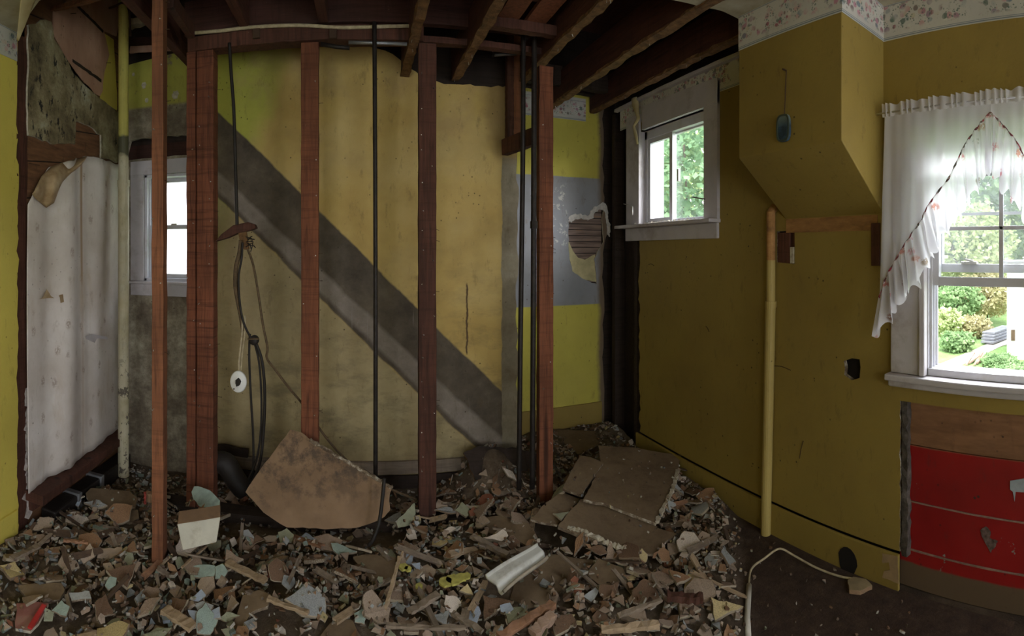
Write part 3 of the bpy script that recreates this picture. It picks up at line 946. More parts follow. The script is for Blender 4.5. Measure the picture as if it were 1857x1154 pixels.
# upright planks seen between two joists, over the pipes
for k, (x, lab) in enumerate(((955, 'reddish plank between the joists over the black pipes'), (985, 'reddish plank between the joists, next to the joist over the recess stud'))):
    X = 0.74 + 0.15 * k
    tag(MB().beam((X, 2.48, 2.697), (X, 1.8, 2.697), 0.11, 0.02, n=8, jit=0.002, rnd=rnd).build('upper_plank', M['stud']), lab, 'plank')
p0 = onY(945, 68, 2.71)
tag(MB().beam((p0.x, 2.705, 2.62), (p0.x, 2.705, 2.88), 0.045, 0.02, n=3).build('plywood_strip', M['board_brown']), 'short pale wooden strip hanging behind the black pipes', 'timber')
# small grey tubing, high behind the black pipes
for k, (a, c) in enumerate((((893, 92), (938, 86)), ((897, 100), (936, 98)))):
    pa, pb = onY(*a, 2.95), onY(*c, 2.95)
    tag(MB().tube([pa, pb], 0.010, 8).build('grey_tube', M['copper'], smooth=True), ('upper' if k == 0 else 'lower') + ' of the two short grey tubes between the joists', 'tube', 'grey tubes between the joists')
tag(MB().beam(onY(893, 104, 2.93), onY(905, 70, 2.93), 0.02, 0.012).build('tube_bracket', M['iron']), 'dark bent bracket at the end of the grey tubes', 'bracket')

# ================================================================== hanging pipes and cables
def cable(name, pix, Y, r, mat, label, cat, parent=None, n=8, rr=None):
    pts = [onY(x, y, yy if yy else Y) for (x, y, *rest) in pix for yy in [rest[0] if rest else None]]
    pts = smooth_path(pts, n)
    o = MB().tube(pts, r, 8).build(name, M[mat], parent, smooth=True)
    if label:
        tag(o, label, cat)
    return o


cable('hanging_rod', [(679, 40), (680, 200), (681, 500), (681, 866)], 2.56, 0.0115, 'iron', 'straight black rod hanging in front of the wide faded wall', 'rod')
pts = smooth_path([at(697, 868, 2.38), at(694, 900, 2.36), at(688, 945, 2.33), at(677, 978, 2.30), at(668, 990, 2.30)], 6)
tag(MB().tube(pts, 0.009, 8).build('bent_cable_end', M['black'], smooth=True), 'black cable end curving down over the front of the big fallen board', 'cable')
cable('drain_pipe', [(949, 62), (948, 300), (944, 600), (941, 888)], 2.62, 0.0145, 'iron', 'slim black pipe hanging left of the recess stud, the free one', 'pipe')
o = cable('drain_pipe', [(969, 60), (968, 300), (967, 600), (965, 886)], 2.60, 0.016, 'iron', 'black pipe touching the recess stud', 'pipe')
cl_ = onY(968, 408, 2.59)
tag(MB().tube([cl_ - Vector((0, 0, 0.02)), cl_ + Vector((0, 0, 0.02))], 0.021, 10).build('pipe_collar', M['iron'], smooth=False), 'collar on the black pipe touching the recess stud', 'collar')

cable('hanging_cable', [(416, 78), (419, 130), (424, 200), (427, 300), (430, 418)], 2.60, 0.0095, 'black', 'thick black cable dropping from the top plate to the splintered wood chunk', 'cable')
# splintered wood chunk on the cable
e_ = empty('wood_chunk', tuple(onY(430, 415, 2.60)), 'splintered triangular wood chunk hanging on the black cable', 'wood chunk')
c2 = lambda x, y, Y=2.58: (onY(x, y, Y).x, onY(x, y, Y).z)
MB().slab([[c2(391, 438), c2(402, 425), c2(423, 409), c2(450, 403), (c2(462, 407)), c2(465, 414), c2(455, 418), c2(432, 423), c2(412, 432)]], toY(2.57), 0.055).build('chunk', M['stud_dark'], e_, bevel=0.004)
MB().slab([[c2(431, 421), c2(446, 419), c2(449, 440), c2(451, 452), c2(443, 453), c2(436, 446)]], toY(2.585), 0.02).build('splinter', M['lathdust'], e_, bevel=0.002)
b = MB()
for k in range(7):
    a = onY(446 + k % 3 * 2, 430 + k * 3, 2.58)
    b.tube(smooth_path([a, a + Vector((rnd.uniform(.01, .04), -.01, rnd.uniform(-.01, .02))), a + Vector((rnd.uniform(.02, .05), -.02, rnd.uniform(-.03, .02)))], 4), 0.0028, 5)
b.build('loose_wire_ends', M['black'], e_)
# the bundle below it
cable('cable_bundle', [(437, 436), (434, 460), (428, 485), (427, 520), (432, 550), (437, 575), (441, 600)], 2.585, 0.012, 'cable_brown', 'brown cloth cable bundle hanging below the wood chunk', 'cable')
cable('cable_strand', [(440, 440), (438, 470), (433, 500), (434, 540), (439, 575), (446, 596), (456, 615)], 2.57, 0.006, 'black', 'black strand twisted round the brown bundle, ending at the round knob', 'cable')
cable('cable_strand', [(440, 575), (439, 600), (436, 630), (433, 660), (434, 685)], 2.575, 0.006, 'cable_pale', 'pale stripped strand leading down to the white disc', 'cable')
cable('cable_strand', [(444, 572), (444, 600), (440, 635), (437, 665), (436, 684)], 2.58, 0.005, 'cable_pale', 'second pale strand beside the one leading to the white disc', 'cable')
cable('thin_brown_cable', [(449, 452), (459, 480), (468, 530), (477, 590), (485, 630), (484, 650), (500, 672), (525, 705), (550, 735, 2.70), (590, 792, 2.75), (630, 836, 2.75), (690, 878, 2.75), (757, 907, 2.7)], 2.60, 0.0065, 'cable_brown', 'thin brown cable trailing from the wood chunk behind the second stud to the floor', 'cable')
cable('hanging_cable', [(453, 606), (452, 650), (455, 720), (459, 790), (459, 850), (452, 880)], 2.63, 0.0065, 'black', 'thin black cable falling from the round knob, left one', 'cable')
cable('hanging_cable', [(464, 622), (475, 655), (480, 710), (478, 780), (471, 840), (456, 878)], 2.60, 0.0085, 'black', 'thick black cable curving down from the round knob', 'cable')
cable('hanging_cable', [(461, 620), (470, 660), (474, 720), (473, 780), (466, 830), (450, 872)], 2.61, 0.006, 'black', 'black cable running close inside the thick curved one', 'cable')
# knob
c = onY(461, 617, 2.585)
e_ = empty('insulator_knob', tuple(c), 'round black insulator knob where the cables meet', 'insulator')
b = MB().tube([c + Vector((0, 0.02, 0)), c + Vector((0, 0.012, 0)), c + Vector((0, -0.012, 0)), c + Vector((0, -0.02, 0))], [0.018, 0.026, 0.026, 0.016], 16)
b.build('knob', M['black'], e_, smooth=True)
MB().tube([c + Vector((-0.03, -0.022, 0.008)), c + Vector((0.03, -0.024, 0.012))], 0.005, 6).build('wire_loop', M['cable_brown'], e_)
# white ceramic disc
c = onY(432, 693, 2.56)
e_ = empty('ceiling_rose', tuple(c), 'white round porcelain disc dangling at the end of the pale strands', 'electrical fitting')
b = MB()
prof = [(0.0, -0.012), (0.022, -0.013), (0.026, -0.006), (0.038, -0.008), (0.042, -0.004), (0.048, -0.004), (0.052, 0.006), (0.048, 0.014), (0.0, 0.014)]
vs, fs, S = [], [], 28
for r_, w_ in prof:
    for k in range(S):
        a = 2 * math.pi * k / S
        vs.append(c + Vector((r_ * 0.86 * math.cos(a) + 0.000, w_ + 0.10 * r_ * math.cos(a), r_ * 1.14 * math.sin(a))))
for i in range(len(prof) - 1):
    for k in range(S):
        fs.append((i * S + k, i * S + (k + 1) % S, (i + 1) * S + (k + 1) % S, (i + 1) * S + k))
b.add(vs, fs).build('disc', M['white_plastic'], e_, smooth=True)
cc = c + Vector((0.002, -0.016, 0.0))
MB().slab([ragloop([(cc.x - .014, cc.z + .012), (cc.x + .002, cc.z + .026), (cc.x + .017, cc.z + .006), (cc.x + .006, cc.z - .016), (cc.x - .010, cc.z - .022)], 0.008, 0.003, rnd)], toY(cc.y), 0.006).build('broken_centre', M['black'], e_)
MB().tube([c + Vector((-.02, -.012, -.035)), c + Vector((-.02, -.016, -.035))], 0.004, 8).build('screw', M['rust'], e_)

# ================================================================== left side
# tall pipe in the corner
X, Y = at(224, 400, 3.2).x, at(224, 400, 3.2).y
e_ = empty('corner_pipe', (X, Y, 0), 'tall vertical pipe in the left corner, yellow above and cream below', 'pipe')
z1_, z2_ = at(224, 247, 3.2).z, at(224, 283, 3.2).z
n = NT('corner_pipe_paint', 0.5)
p = n.pos()
o = n.sep(p)
zq = n.sep(n.wob(p, 14, 0.08))['Z']
col = n.mix(n.step(zq, z1_ - 0.01, z1_ + 0.01), (0.09, 0.085, 0.05), (0.56, 0.49, 0.13))
col = n.mix(n.step(zq, z2_ + 0.01, z2_ - 0.01), col, n.ramp(n.noise(p, 8, 4), [(0.3, (0.44, 0.38, 0.24)), (0.7, (0.58, 0.53, 0.40))]))
chip = n.both(n.step(n.noise(p, 13, 5, 0.7), 0.56, 0.58), n.step(o['Z'], 0.95, 0.6))
col = n.mix(chip, col, (0.12, 0.10, 0.08))
n.base(grime(n, p, col, (0.10, 0.08, 0.04), 0.8, 3, 30))
n.bump(n.noise(p, 25, 4), 0.2, 0.004)
M['corner_pipe'] = n.mat
b = MB()
zz = at(224, 330, 3.2).z
b.tube([(X, Y, 0.05), (X, Y, zz)], 0.036, 20)
b.tube([(X, Y, zz), (X, Y, 3.28)], 0.033, 20)
b.build('pipe', M['corner_pipe'], e_, smooth=False)
MB().tube([(X, Y, zz - 0.03), (X, Y, zz + 0.01)], 0.040, 20).build('coupling', M['corner_pipe'], e_)
q = at(224, 12, 3.2)
b = MB().tube(smooth_path([q + Vector((-.10, -.01, .01)), q + Vector((-.04, -.03, .0)), q + Vector((.02, -.045, 0)), q + Vector((.045, -.01, -.04)), q + Vector((.05, 0, -.2))], 5), 0.007, 6)
b.build('hanger_strap', M['rust'], e_)

# stud at the broken end of the yellow wall
ys = lf(41, 500)[0]
e_ = empty('wall_stud', (XL - 0.03, ys, 0), 'dark split stud at the broken end of the bright yellow wall', 'stud')
MB().beam((XL - 0.035, ys, 0), (XL - 0.035, ys, 2.6), 0.065, 0.09, up=(0, 1, 0), n=40, jit=0.004, rnd=rnd).build('timber', M['stud_dark'], e_)
b = MB()
pts = [(0.0, -.02), (0.22, .01), (0.3, .012)]
z = 0.12
while z < 0.75:
    b.beam((XL - 0.005, ys + rnd.uniform(.02, .05), z), (XL + 0.012, ys + rnd.uniform(.03, .06), z + rnd.uniform(.04, .09)), 0.02, 0.03, n=2, jit=0.006, rnd=rnd)
    z += rnd.uniform(0.03, 0.06)
b.build('torn_shreds', plain('torn_paper_shreds', (0.30, 0.26, 0.24), 0.95, var=0.4, scale=30), e_)

# boarding behind, in view above the loose wallpaper
n = NT('old_plank_sheathing', 0.85)
p = n.pos()
o = n.sep(p)
q = n.mapv(p, (1, 1, 1))
v = n.math('ADD', n.math('MULTIPLY', o['Z'], 5.2), n.math('MULTIPLY', o['Y'], -0.6))
k = n.math('FRACT', v)
g = n.noise(n.mapv(p, (1, 0.15, 1)), 40, 5, 0.6)
col = n.ramp(g, [(0.3, (0.10, 0.045, 0.022)), (0.6, (0.20, 0.095, 0.045)), (0.8, (0.28, 0.15, 0.08))])
col = n.mix(n.step(k, 0.05, 0.02), col, (0.008, 0.005, 0.004))
n.base(grime(n, p, col, (0.03, 0.02, 0.012), 0.8, 2, 20))
M['planks'] = n.mat
yw0 = lf(50, 500)[0]
b = MB().box(XL - 0.02, XL - 0.005, yw0, YB, 0, 3.28)
struct(b.build('wall_left_rear', M['planks']), 'bare plank sheathing of the left wall beyond the yellow part')
L3 = lambda x, y: lf(x, y, XL + 0.004)
# pinkish plywood
n = NT('pink_brown_plywood', 0.7)
p = n.pos()
n.base(grime(n, p, n.ramp(n.noise(n.mapv(p, (1, 1, .4)), 7, 5, 0.6), [(0.3, (0.40, 0.215, 0.15)), (0.6, (0.52, 0.31, 0.225)), (0.8, (0.60, 0.39, 0.30))]), (0.14, 0.08, 0.05), 0.8))
n.bump(n.noise(p, 20, 4), 0.2, 0.004)
M['ply'] = n.mat
n = NT('mouldy_plaster', 0.95)
p = n.pos()
o = n.sep(p)
col = n.ramp(n.noise(p, 4.0, 6, 0.7), [(0.3, (0.06, 0.048, 0.028)), (0.48, (0.21, 0.165, 0.09)), (0.6, (0.33, 0.28, 0.17)), (0.72, (0.52, 0.50, 0.40))])
mold = n.both(n.step(n.noise(n.mapv(p, (1, 1, 0.5)), 26, 5, 0.7), 0.56, 0.62), n.step(n.noise(p, 3, 2), 0.45, 0.55))
col = n.mix(mold, col, (0.025, 0.022, 0.018))
n.base(col)
n.bump(n.noise(p, 18, 6, 0.7), 0.7, 0.02)
M['mould'] = n.mat
pl = [L3(96, 20), L3(105, 12), L3(140, -12), L3(225, -12), L3(210, 66), L3(187, 56), L3(197, 100), L3(188, 132), L3(185, 165), L3(180, 175), L3(160, 162), L3(130, 132), L3(112, 90), L3(95, 60)]
tag(MB().slab([ragloop(pl, 0.06, 0.006, rnd)], toXn(XL + 0.01), 0.008).build('plywood_sheet', M['ply']), 'pinkish brown plywood piece high on the left wall', 'plywood')
for a, c in (((138, 8), (187, 57)), ((132, 110), (184, 147))):
    A, C = onX(*a, XL + 0.013), onX(*c, XL + 0.013)
    tag(MB().beam(A, C, 0.004, 0.018, n=12, jit=0.002, rnd=rnd).build('open_seam', M['black_wood']), 'dark %s open seam crossing the pinkish plywood' % ('upper' if a[1] < 50 else 'lower'), 'seam')
pl = [L3(50, 45), L3(80, 36), L3(92, 40), L3(97, 72), L3(112, 95), L3(135, 130), L3(150, 150), L3(182, 180), L3(215, 205), L3(216, 295), L3(182, 287), L3(182, 245), L3(160, 228), L3(136, 220), L3(135, 262), L3(100, 262), L3(50, 246)]
tag(MB().slab([ragloop(pl, 0.04, 0.008, rnd)], toXn(XL + 0.010), 0.012, 0, 1).build('mouldy_plaster_sheet', [M['mould'], M['plaster_edge']]), 'mouldy stained plaster patch left of the pinkish plywood', 'plaster')
pl = [L3(189, 60), L3(207, 72), L3(213, 170), L3(213, 200), L3(181, 182), L3(190, 130), L3(199, 100)]
tag(MB().slab([ragloop(pl, 0.06, 0.003, rnd)], toXn(XL + 0.001), 0.003).build('yellow_board_strip', M['yellow_left']), 'pale yellow board strip between the plywood and the corner pipe', 'board')

# loose wallpaper, bulging off the wall, with a curled top
n = NT('stained_white_wallpaper', 0.8)
p = n.pos()
o = n.sep(p)
base = n.ramp(n.noise(p, 2.2, 5, 0.6), [(0.3, (0.52, 0.45, 0.39)), (0.6, (0.70, 0.64, 0.60)), (0.8, (0.77, 0.73, 0.70))])
cv = n.vmath('ADD', n.mapv(p, (1, 1, 1)), (0, 0, 0))
star = n.vor(n.mapv(n.wob(p, 60, 0.02), (0.0, 1, 0.62)), 11, rnd=0.6)
sm = n.both(n.step(star, 0.24, 0.12), n.step(n.noise(p, 90, 2), 0.38, 0.5))
col = n.mix(n.math('MULTIPLY', sm, 0.7), base, (0.30, 0.22, 0.17))
y_s = lf(146, 500, XL + 0.03)[0]
seam = n.both(n.step(n.math('ABSOLUTE', n.math('SUBTRACT', o['Y'], y_s)), 0.014, 0.005), n.step(o['Z'], 1.28, 1.36, 0.35, 1.0))
col = n.mix(n.math('MULTIPLY', seam, 0.8), col, (0.30, 0.17, 0.07))
st = n.both(n.step(n.noise(n.mapv(p, (1, 1, 0.3)), 7, 5, 0.7), 0.55, 0.72), n.step(o['Z'], 1.5, 2.0, 0.35, 0.8))
col = n.mix(st, col, (0.42, 0.30, 0.17))
n.base(grime(n, p, col, (0.2, 0.13, 0.08), 0.5, 3, 26))
tr = n.step(n.noise(p, 50, 5), 0, 1)
n.bump(tr, 0.15, 0.003)
M['paper'] = n.mat
top = [(50, 372), (60, 345), (72, 322), (88, 305), (105, 297), (130, 289), (150, 285), (163, 284), (172, 290), (190, 293), (215, 300)]
bot = [(50, 896), (90, 867), (130, 838), (172, 808), (215, 778)]


def interp(tab, x):
    for (a, y_a), (c, y_c) in zip(tab, tab[1:]):
        if x <= c:
            return y_a + (y_c - y_a) * (x - a) / (c - a)
    return tab[-1][1]


def paper(u, v):
    x = 50 + 165 * u
    zt_, zb_ = onX(x, interp(top, x), XL + 0.03).z, onX(x, interp(bot, x), XL + 0.03).z
    P = onX(x, 500, XL + 0.03)
    z = zb_ + (zt_ - zb_) * v
    bulge = 0.055 * math.exp(-((x - 118) / 17) ** 2) - 0.018 * math.exp(-((x - 88) / 14) ** 2) + 0.035 * math.exp(-((x - 172) / 16) ** 2) + 0.012 * math.sin(x * 0.05 + z * 2)
    if x > 144 and x < 152:
        bulge += 0.006
    return Vector((XL + 0.035 + bulge * (0.5 + 0.5 * v), P.y, z + 0.004 * math.sin(x * .3)))


e_ = empty('loose_wallpaper', (XL + 0.03, 2.5, 0.3), 'tall loose sheet of stained white wallpaper with small flowers, curling off at the top', 'wallpaper')
MB().grid(paper, 60, 40).build('sheet', M['paper'], e_, smooth=True, solid=0.002)
n = NT('wallpaper_back', 0.85)
p = n.pos()
n.base(n.ramp(n.noise(p, 9, 5, 0.65), [(0.3, (0.22, 0.13, 0.06)), (0.6, (0.42, 0.30, 0.17)), (0.8, (0.52, 0.41, 0.27))]))
M['paper_back'] = n.mat
# the curl: a flap rolled forward and hanging from the top edge, from px (163,284) down to (60,375)
fl_top = [(62, 348), (75, 320), (92, 303), (112, 295), (138, 288), (158, 284)]
fl_bot = [(58, 352), (66, 362), (84, 377), (98, 368), (110, 335), (150, 296)]


def flap(u, v):
    i = u * (len(fl_top) - 1)
    k = min(int(i), len(fl_top) - 2)
    t_ = i - k
    a = [fl_top[k][j] + (fl_top[k + 1][j] - fl_top[k][j]) * t_ for j in (0, 1)]
    c = [fl_bot[k][j] + (fl_bot[k + 1][j] - fl_bot[k][j]) * t_ for j in (0, 1)]
    x, y = a[0] + (c[0] - a[0]) * v, a[1] + (c[1] - a[1]) * v
    off = 0.05 + 0.055 * math.sin(math.pi * min(1, v * 0.9)) + 0.015 * math.sin(u * 14)
    return onX(x, y, XL + off)


MB().grid(flap, 30, 12).build('curled_flap', M['paper_back'], e_, smooth=True, solid=0.0015)
# holes and torn spot on the paper
for pix, nm in ((((74, 543), (80, 540), (87, 525), (95, 538), (101, 541), (90, 541)), 'torn_spot'), (((109, 536), (116, 534), (118, 548), (112, 550), (111, 540)), 'torn_spot'), (((156, 610), (166, 606), (195, 611), (195, 616), (176, 614), (172, 622), (157, 615)), 'pale_tear')):
    gl = [(onX(x, y, XL + 0.075).y, onX(x, y, XL + 0.075).z) for x, y in pix]
    MB().slab([gl], toXn(XL + 0.0745 if nm == 'pale_tear' else XL + 0.068), 0.0015).build(nm, M['paper_back'] if nm == 'torn_spot' else M['trim'], e_)

# ledge (old floor plate) under the wallpaper, with its post, and the duct below
A, C = onX(62, 905, XL + 0.06), onX(218, 790, XL + 0.06)
e_ = empty('floor_plate', (XL + 0.06, 2.5, 0.2), 'dark red brown timber ledge under the loose wallpaper', 'timber')
za, zc = A.z, C.z
MB().beam((XL + 0.05, A.y, za), (XL + 0.05, C.y, zc), 0.13, 0.05, n=24, jit=0.003, rnd=rnd).build('plate', M['stud_dark'], e_, bevel=0.004)
MB().beam((XL + 0.02, A.y + 0.02, za - 0.05), (XL + 0.02, C.y, zc - 0.05), 0.03, 0.06, n=16, jit=0.003, rnd=rnd).build('plate_facing', M['stud_dark'], e_)
q = onX(83, 920, XL + 0.10)
tag(MB().beam((XL + 0.08, q.y - 0.0, 0.0), (XL + 0.08, q.y - 0.0, za + 0.01), 0.10, 0.09, n=8, jit=0.002, rnd=rnd).build('post_stub', M['stud_dark'], bevel=0.004), 'short square post stub carrying the near end of the dark ledge', 'post')
q = onX(64, 925, XL + 0.06)
tag(MB().beam((XL + 0.045, q.y - 0.02, 0.0), (XL + 0.045, q.y - 0.02, 0.26), 0.03, 0.03, n=4, jit=0.002, rnd=rnd).build('batten_stub', M['stud_dark']), 'thin dark batten left of the short post stub', 'batten')
b = MB().box(XL + 0.005, XL + 0.10, q.y + 0.12, 3.0, 0.03, 0.13)
e_ = tag(b.build('air_duct', M['iron'], bevel=0.01), 'black duct lying under the dark ledge by the left wall', 'duct')
for yy in (2.33, 2.58):
    MB().box(XL + 0.0, XL + 0.112, yy, yy + 0.035, 0.02, 0.142).build('duct_clip', M['galv'], e_, bevel=0.003)

# ceiling flap hanging at the left and ragged bits
n = NT('hanging_ceiling_paper', 0.85)
p = n.pos()
n.base(n.ramp(n.noise(p, 6, 5), [(0.3, (0.36, 0.28, 0.13)), (0.7, (0.56, 0.48, 0.30))]))
M['ceil_paper'] = n.mat
pk = [((38, 6), 2.10), ((70, 0), 2.2), ((69, 10), 2.15), ((58, 38), 2.2), ((34, 73), 2.25), ((28, 66), 2.28), ((33, 40), 2.2)]
A = [at(*a, d) for a, d in pk]


def cflap(u, v):
    a = at(40, -25, 2.02).lerp(at(30, 72, 2.30), v)
    c = at(74, -25, 2.10).lerp(at(34, 74, 2.30), v ** 1.25)
    m = a.lerp(c, u)
    return m + Vector((0.02, -0.03, 0)) * math.sin(math.pi * u) * (1 - v)


tag(MB().grid(cflap, 10, 20).build('hanging_ceiling_flap', M['ceil_paper'], smooth=True, solid=0.004), 'long pointed flap of ceiling paper hanging over the broken end of the yellow wall', 'ceiling paper')
pl = [at(60, 20, 2.5), at(80, 5, 2.45), at(112, -10, 2.3), at(175, -12, 2.2), at(170, 2, 2.25), at(135, 12, 2.35), at(104, 18, 2.42), at(95, 26, 2.5), at(62, 34, 2.55)]
b = MB().beam(onX(97, 17, XL + 0.02), at(185, -6, 2.30), 0.03, 0.02, n=12, jit=0.003, rnd=rnd)
tag(b.build('hanging_lath', M['stud_orange']), 'thin brown lath sticking out over the pinkish plywood', 'lath')

# wedge trim (cornice strip) over the small window
a, c = onX(1117, 204, XR - 0.02), onX(1343, 101, XR - 0.02)
b = MB().beam((XR - 0.02, a.y, 2.60), (XR - 0.02, 1.69, 2.60), 0.03, 0.022, n=20, jit=0.0012, rnd=rnd)
struct(b.build('trim_6', M['trim']), 'pale moulding strip above the small window')
q = [onX(1150, 178, XR - 0.03), onX(1158, 215, XR - 0.03), onX(1150, 230, XR - 0.035), onX(1157, 262, XR - 0.035)]


def strip_(u, v):
    i = v * 3
    k = min(int(i), 2)
    m = q[k].lerp(q[k + 1], i - k)
    w = 0.075 * (1 - 0.7 * v) * (1 + 0.3 * math.sin(v * 17))
    return m + Vector((-0.012 * math.sin(u * 3.1), (0.5 - u) * w, 0))


tag(MB().grid(strip_, 6, 24).build('peeling_strip', M['ceil_paper'], smooth=True, solid=0.003), 'limp strip of peeled paper hanging at the upper corner of the small window', 'torn paper')

# remains over the left window: pale lump, dark ledger, pinkish lath
b = MB().beam(onY(236, 44, 3.02), onY(276, 34, 3.02), 0.06, 0.05, n=8, jit=0.008, rnd=rnd)
tag(b.build('plaster_lump', M['ceil_paper']), 'pale plaster lump on the timber above the left window, beside the corner pipe', 'plaster')
b = MB().beam(onY(232, 77, 3.04), onY(345, 72, 3.04), 0.05, 0.035, n=8, jit=0.003, rnd=rnd)
tag(b.build('ledger_strip', M['header']), 'dark ledger strip along the top of the wall above the left window', 'timber')
b = MB().beam(onY(236, 91, 3.085), onY(391, 84, 3.085), 0.012, 0.045, n=10, jit=0.004, rnd=rnd)
tag(b.build('lath_strip', M['ply']), 'pinkish lath at the top of the wall above the left window', 'lath')
b = MB().beam(onY(232, 14, 3.04), onY(347, 18, 3.04), 0.05, 0.10, n=8, jit=0.003, rnd=rnd)
tag(b.build('upper_beam', M['black_wood']), 'black beam high above the left window', 'beam')
# white flakes where paint has come off, above the left window
for k, (x, y, s_) in enumerate(((261, 155, 7), (318, 172, 9), (266, 182, 5), (242, 135, 4))):
    q = onY(x, y, YB)
    r_ = s_ / 280
    b = MB().slab([ragloop([(q.x + r_ * .8 * math.cos(a), q.z + r_ * math.sin(a)) for a in (0.1, 1.0, 2.2, 3.1, 4.2, 5.3)], 0.012, 0.005, rnd)], toY(YB - 0.002), 0.003)
    tag(b.build('bare_flake_patch', M['plaster_edge']), ('white bare patch high on the wall between corner pipe and freestanding stud', 'white bare patch between the freestanding stud and the doubled studs', 'small white patch below the one right of the corner pipe', 'smallest white patch, close beside the corner pipe')[k], 'bare patch')
# nails and scraps on the pinkish plywood
for k, ((x, y), (x2, y2)) in enumerate((((128, 25), (138, 24)), ((193, 114), (201, 114)), ((72, 300), (52, 296)))):
    a = onX(x, y, XL + 0.012)
    tag(MB().tube([a, onX(x2, y2, XL + 0.05)], 0.0018, 6).build('bent_nail', M['rust']), ('long nail in the upper part of the pinkish plywood', 'nail at the right edge of the pinkish plywood', 'nail left of the curled wallpaper top')[k], 'nail')
# rust coloured patch on the end of the right baseboard
gl = [onX(1600, 1004, XR - 0.017), onX(1628, 1010, XR - 0.017), onX(1631, 1060, XR - 0.017), onX(1600, 1048, XR - 0.017), onX(1603, 1036, XR - 0.017), onX(1614, 1034, XR - 0.017), onX(1612, 1020, XR - 0.017), onX(1600, 1022, XR - 0.017)]
tag(MB().slab([ragloop([(q.y, q.z) for q in gl], 0.02, 0.003, rnd)], toXn(XR - 0.0165), 0.0015).build('bare_wood_patch', plain('bare_tan_wood', (0.30, 0.20, 0.11), 0.9)), 'bare tan patch on the near end of the yellow baseboard', 'bare patch')
# little thorny cracks and scuffs on the dark yellow wall
for k, (a, c_) in enumerate((((1403, 664), (1434, 672)), ((1280, 592), (1286, 602)), ((1176, 480), (1186, 482)), ((1450, 832), (1457, 800)))):
    A, C_ = onX(*a, XR - 0.001), onX(*c_, XR - 0.001)
    tag(MB().tube(smooth_path([A, A.lerp(C_, .5) + Vector((-.002, .0, .008)), C_], 4), 0.002, 5).build('wall_crack', M['rust']), ('dark crack running right from the yellow pipe', 'short dark scratch in the middle of the yellow wall', 'dark nick under the small window', 'thin upright crack low on the wall right of the yellow pipe')[k], 'crack')

# ================================================================== windows
def m_glass():
    n = NT('window_glass')
    t_ = n.t
    t_.nodes.remove(n.b)
    tr, gl, df, m1, m2, fr = [t_.nodes.new(k) for k in ('ShaderNodeBsdfTransparent', 'ShaderNodeBsdfGlossy', 'ShaderNodeBsdfDiffuse', 'ShaderNodeMixShader', 'ShaderNodeMixShader', 'ShaderNodeFresnel')]
    gl.inputs['Roughness'].default_value = 0.02
    df.inputs['Color'].default_value = (0.75, 0.8, 0.85, 1)
    m1.inputs[0].default_value = 0.10
    t_.links.new(tr.outputs[0], m1.inputs[1])
    t_.links.new(df.outputs[0], m1.inputs[2])
    m2.inputs[0].default_value = 0.05
    t_.nodes.remove(fr)
    t_.links.new(m1.outputs[0], m2.inputs[1])
    t_.links.new(gl.outputs[0], m2.inputs[2])
    t_.links.new(m2.outputs[0], t_.nodes['Material Output'].inputs[0])
    return n.mat


M['glass'] = m_glass()

# ---- small sliding window in the right wall
e_ = empty('window_1', (XR, (W1['y0'] + W1['y1']) / 2, W1['z0']), 'small white sliding window high in the right wall', 'window')
e_['kind'] = 'structure'
z0, z1, ya, yb = W1['z0'], W1['z1'], W1['y0'], W1['y1']
c = lambda x, y: onX(x, y, XR - 0.02)
# casing boards (slightly out of true, as nailed on)
lT, rT = c(1131, 205), c(1301, 147)
zt0, zt1 = c(1160, 240).z, c(1283, 190).z
yo0, yo1 = rT.y, lT.y
MB().slab([[(yo0, z0 - 0.005), (yo0 + 0.0, 2.51), (ya, 2.51), (ya, z0 - 0.005)]], toXn(XR), 0.022).build('casing', M['trim'], e_, bevel=0.003)
MB().slab([[(yb, z0 - 0.005), (yb, 2.50), (c(1136, 205).y, 2.50), (c(1136, 205).y, z0 - 0.005)]], toXn(XR), 0.022).build('casing', M['trim'], e_, bevel=0.003)
MB().slab([[(yo0, z1), (yo0, 2.52), (c(1165, 205).y, 2.54), (c(1165, 205).y, z1)]], toXn(XR), 0.026).build('head_casing', M['trim'], e_, bevel=0.003)
MB().beam((XR - 0.035, yo0 - 0.005, z0 + 0.0), (XR - 0.035, c(1128, 400).y, z0 + 0.0), 0.11, 0.022, n=14, jit=0.0008, rnd=rnd).build('sill', M['trim'], e_, bevel=0.004)
MB().slab([[(yo0 + 0.005, z0 - 0.012), (yo0 + 0.005, z0 - 0.105), (c(1134, 430).y, z0 - 0.105), (c(1134, 430).y, z0 - 0.012)]], toXn(XR), 0.02).build('apron', M['trim'], e_, bevel=0.003)
# vinyl frame
b = MB()
X0, X1 = XR + 0.03, XR + 0.10
for (u0, u1, v0, v1) in ((ya, ya + 0.025, z0, z1), (yb - 0.035, yb, z0, z1), (ya, yb, z0, z0 + 0.02), (ya, yb, z1 - 0.06, z1)):
    b.box(X0, X1, u0, u1, v0, v1)
b.build('frame', M['vinyl'], e_, bevel=0.003)
ym = onX(1222, 300, XR + 0.06).y


def sash(name, X, u0, u1, v0, v1, w, parent, bars=()):
    b = MB()
    b.box(X - 0.014, X + 0.014, u0, u0 + w, v0, v1).box(X - 0.014, X + 0.014, u1 - w, u1, v0, v1)
    b.box(X - 0.014, X + 0.014, u0 + w, u1 - w, v0, v0 + w).box(X - 0.014, X + 0.014, u0 + w, u1 - w, v1 - w, v1)
    s_ = b.build(name, M['vinyl'], parent, bevel=0.002)
    MB().box(X - 0.002, X + 0.002, u0 + w * .8, u1 - w * .8, v0 + w * .8, v1 - w * .8).build('pane', M['glass'], s_)
    for k in bars:
        k(X, s_)
    return s_


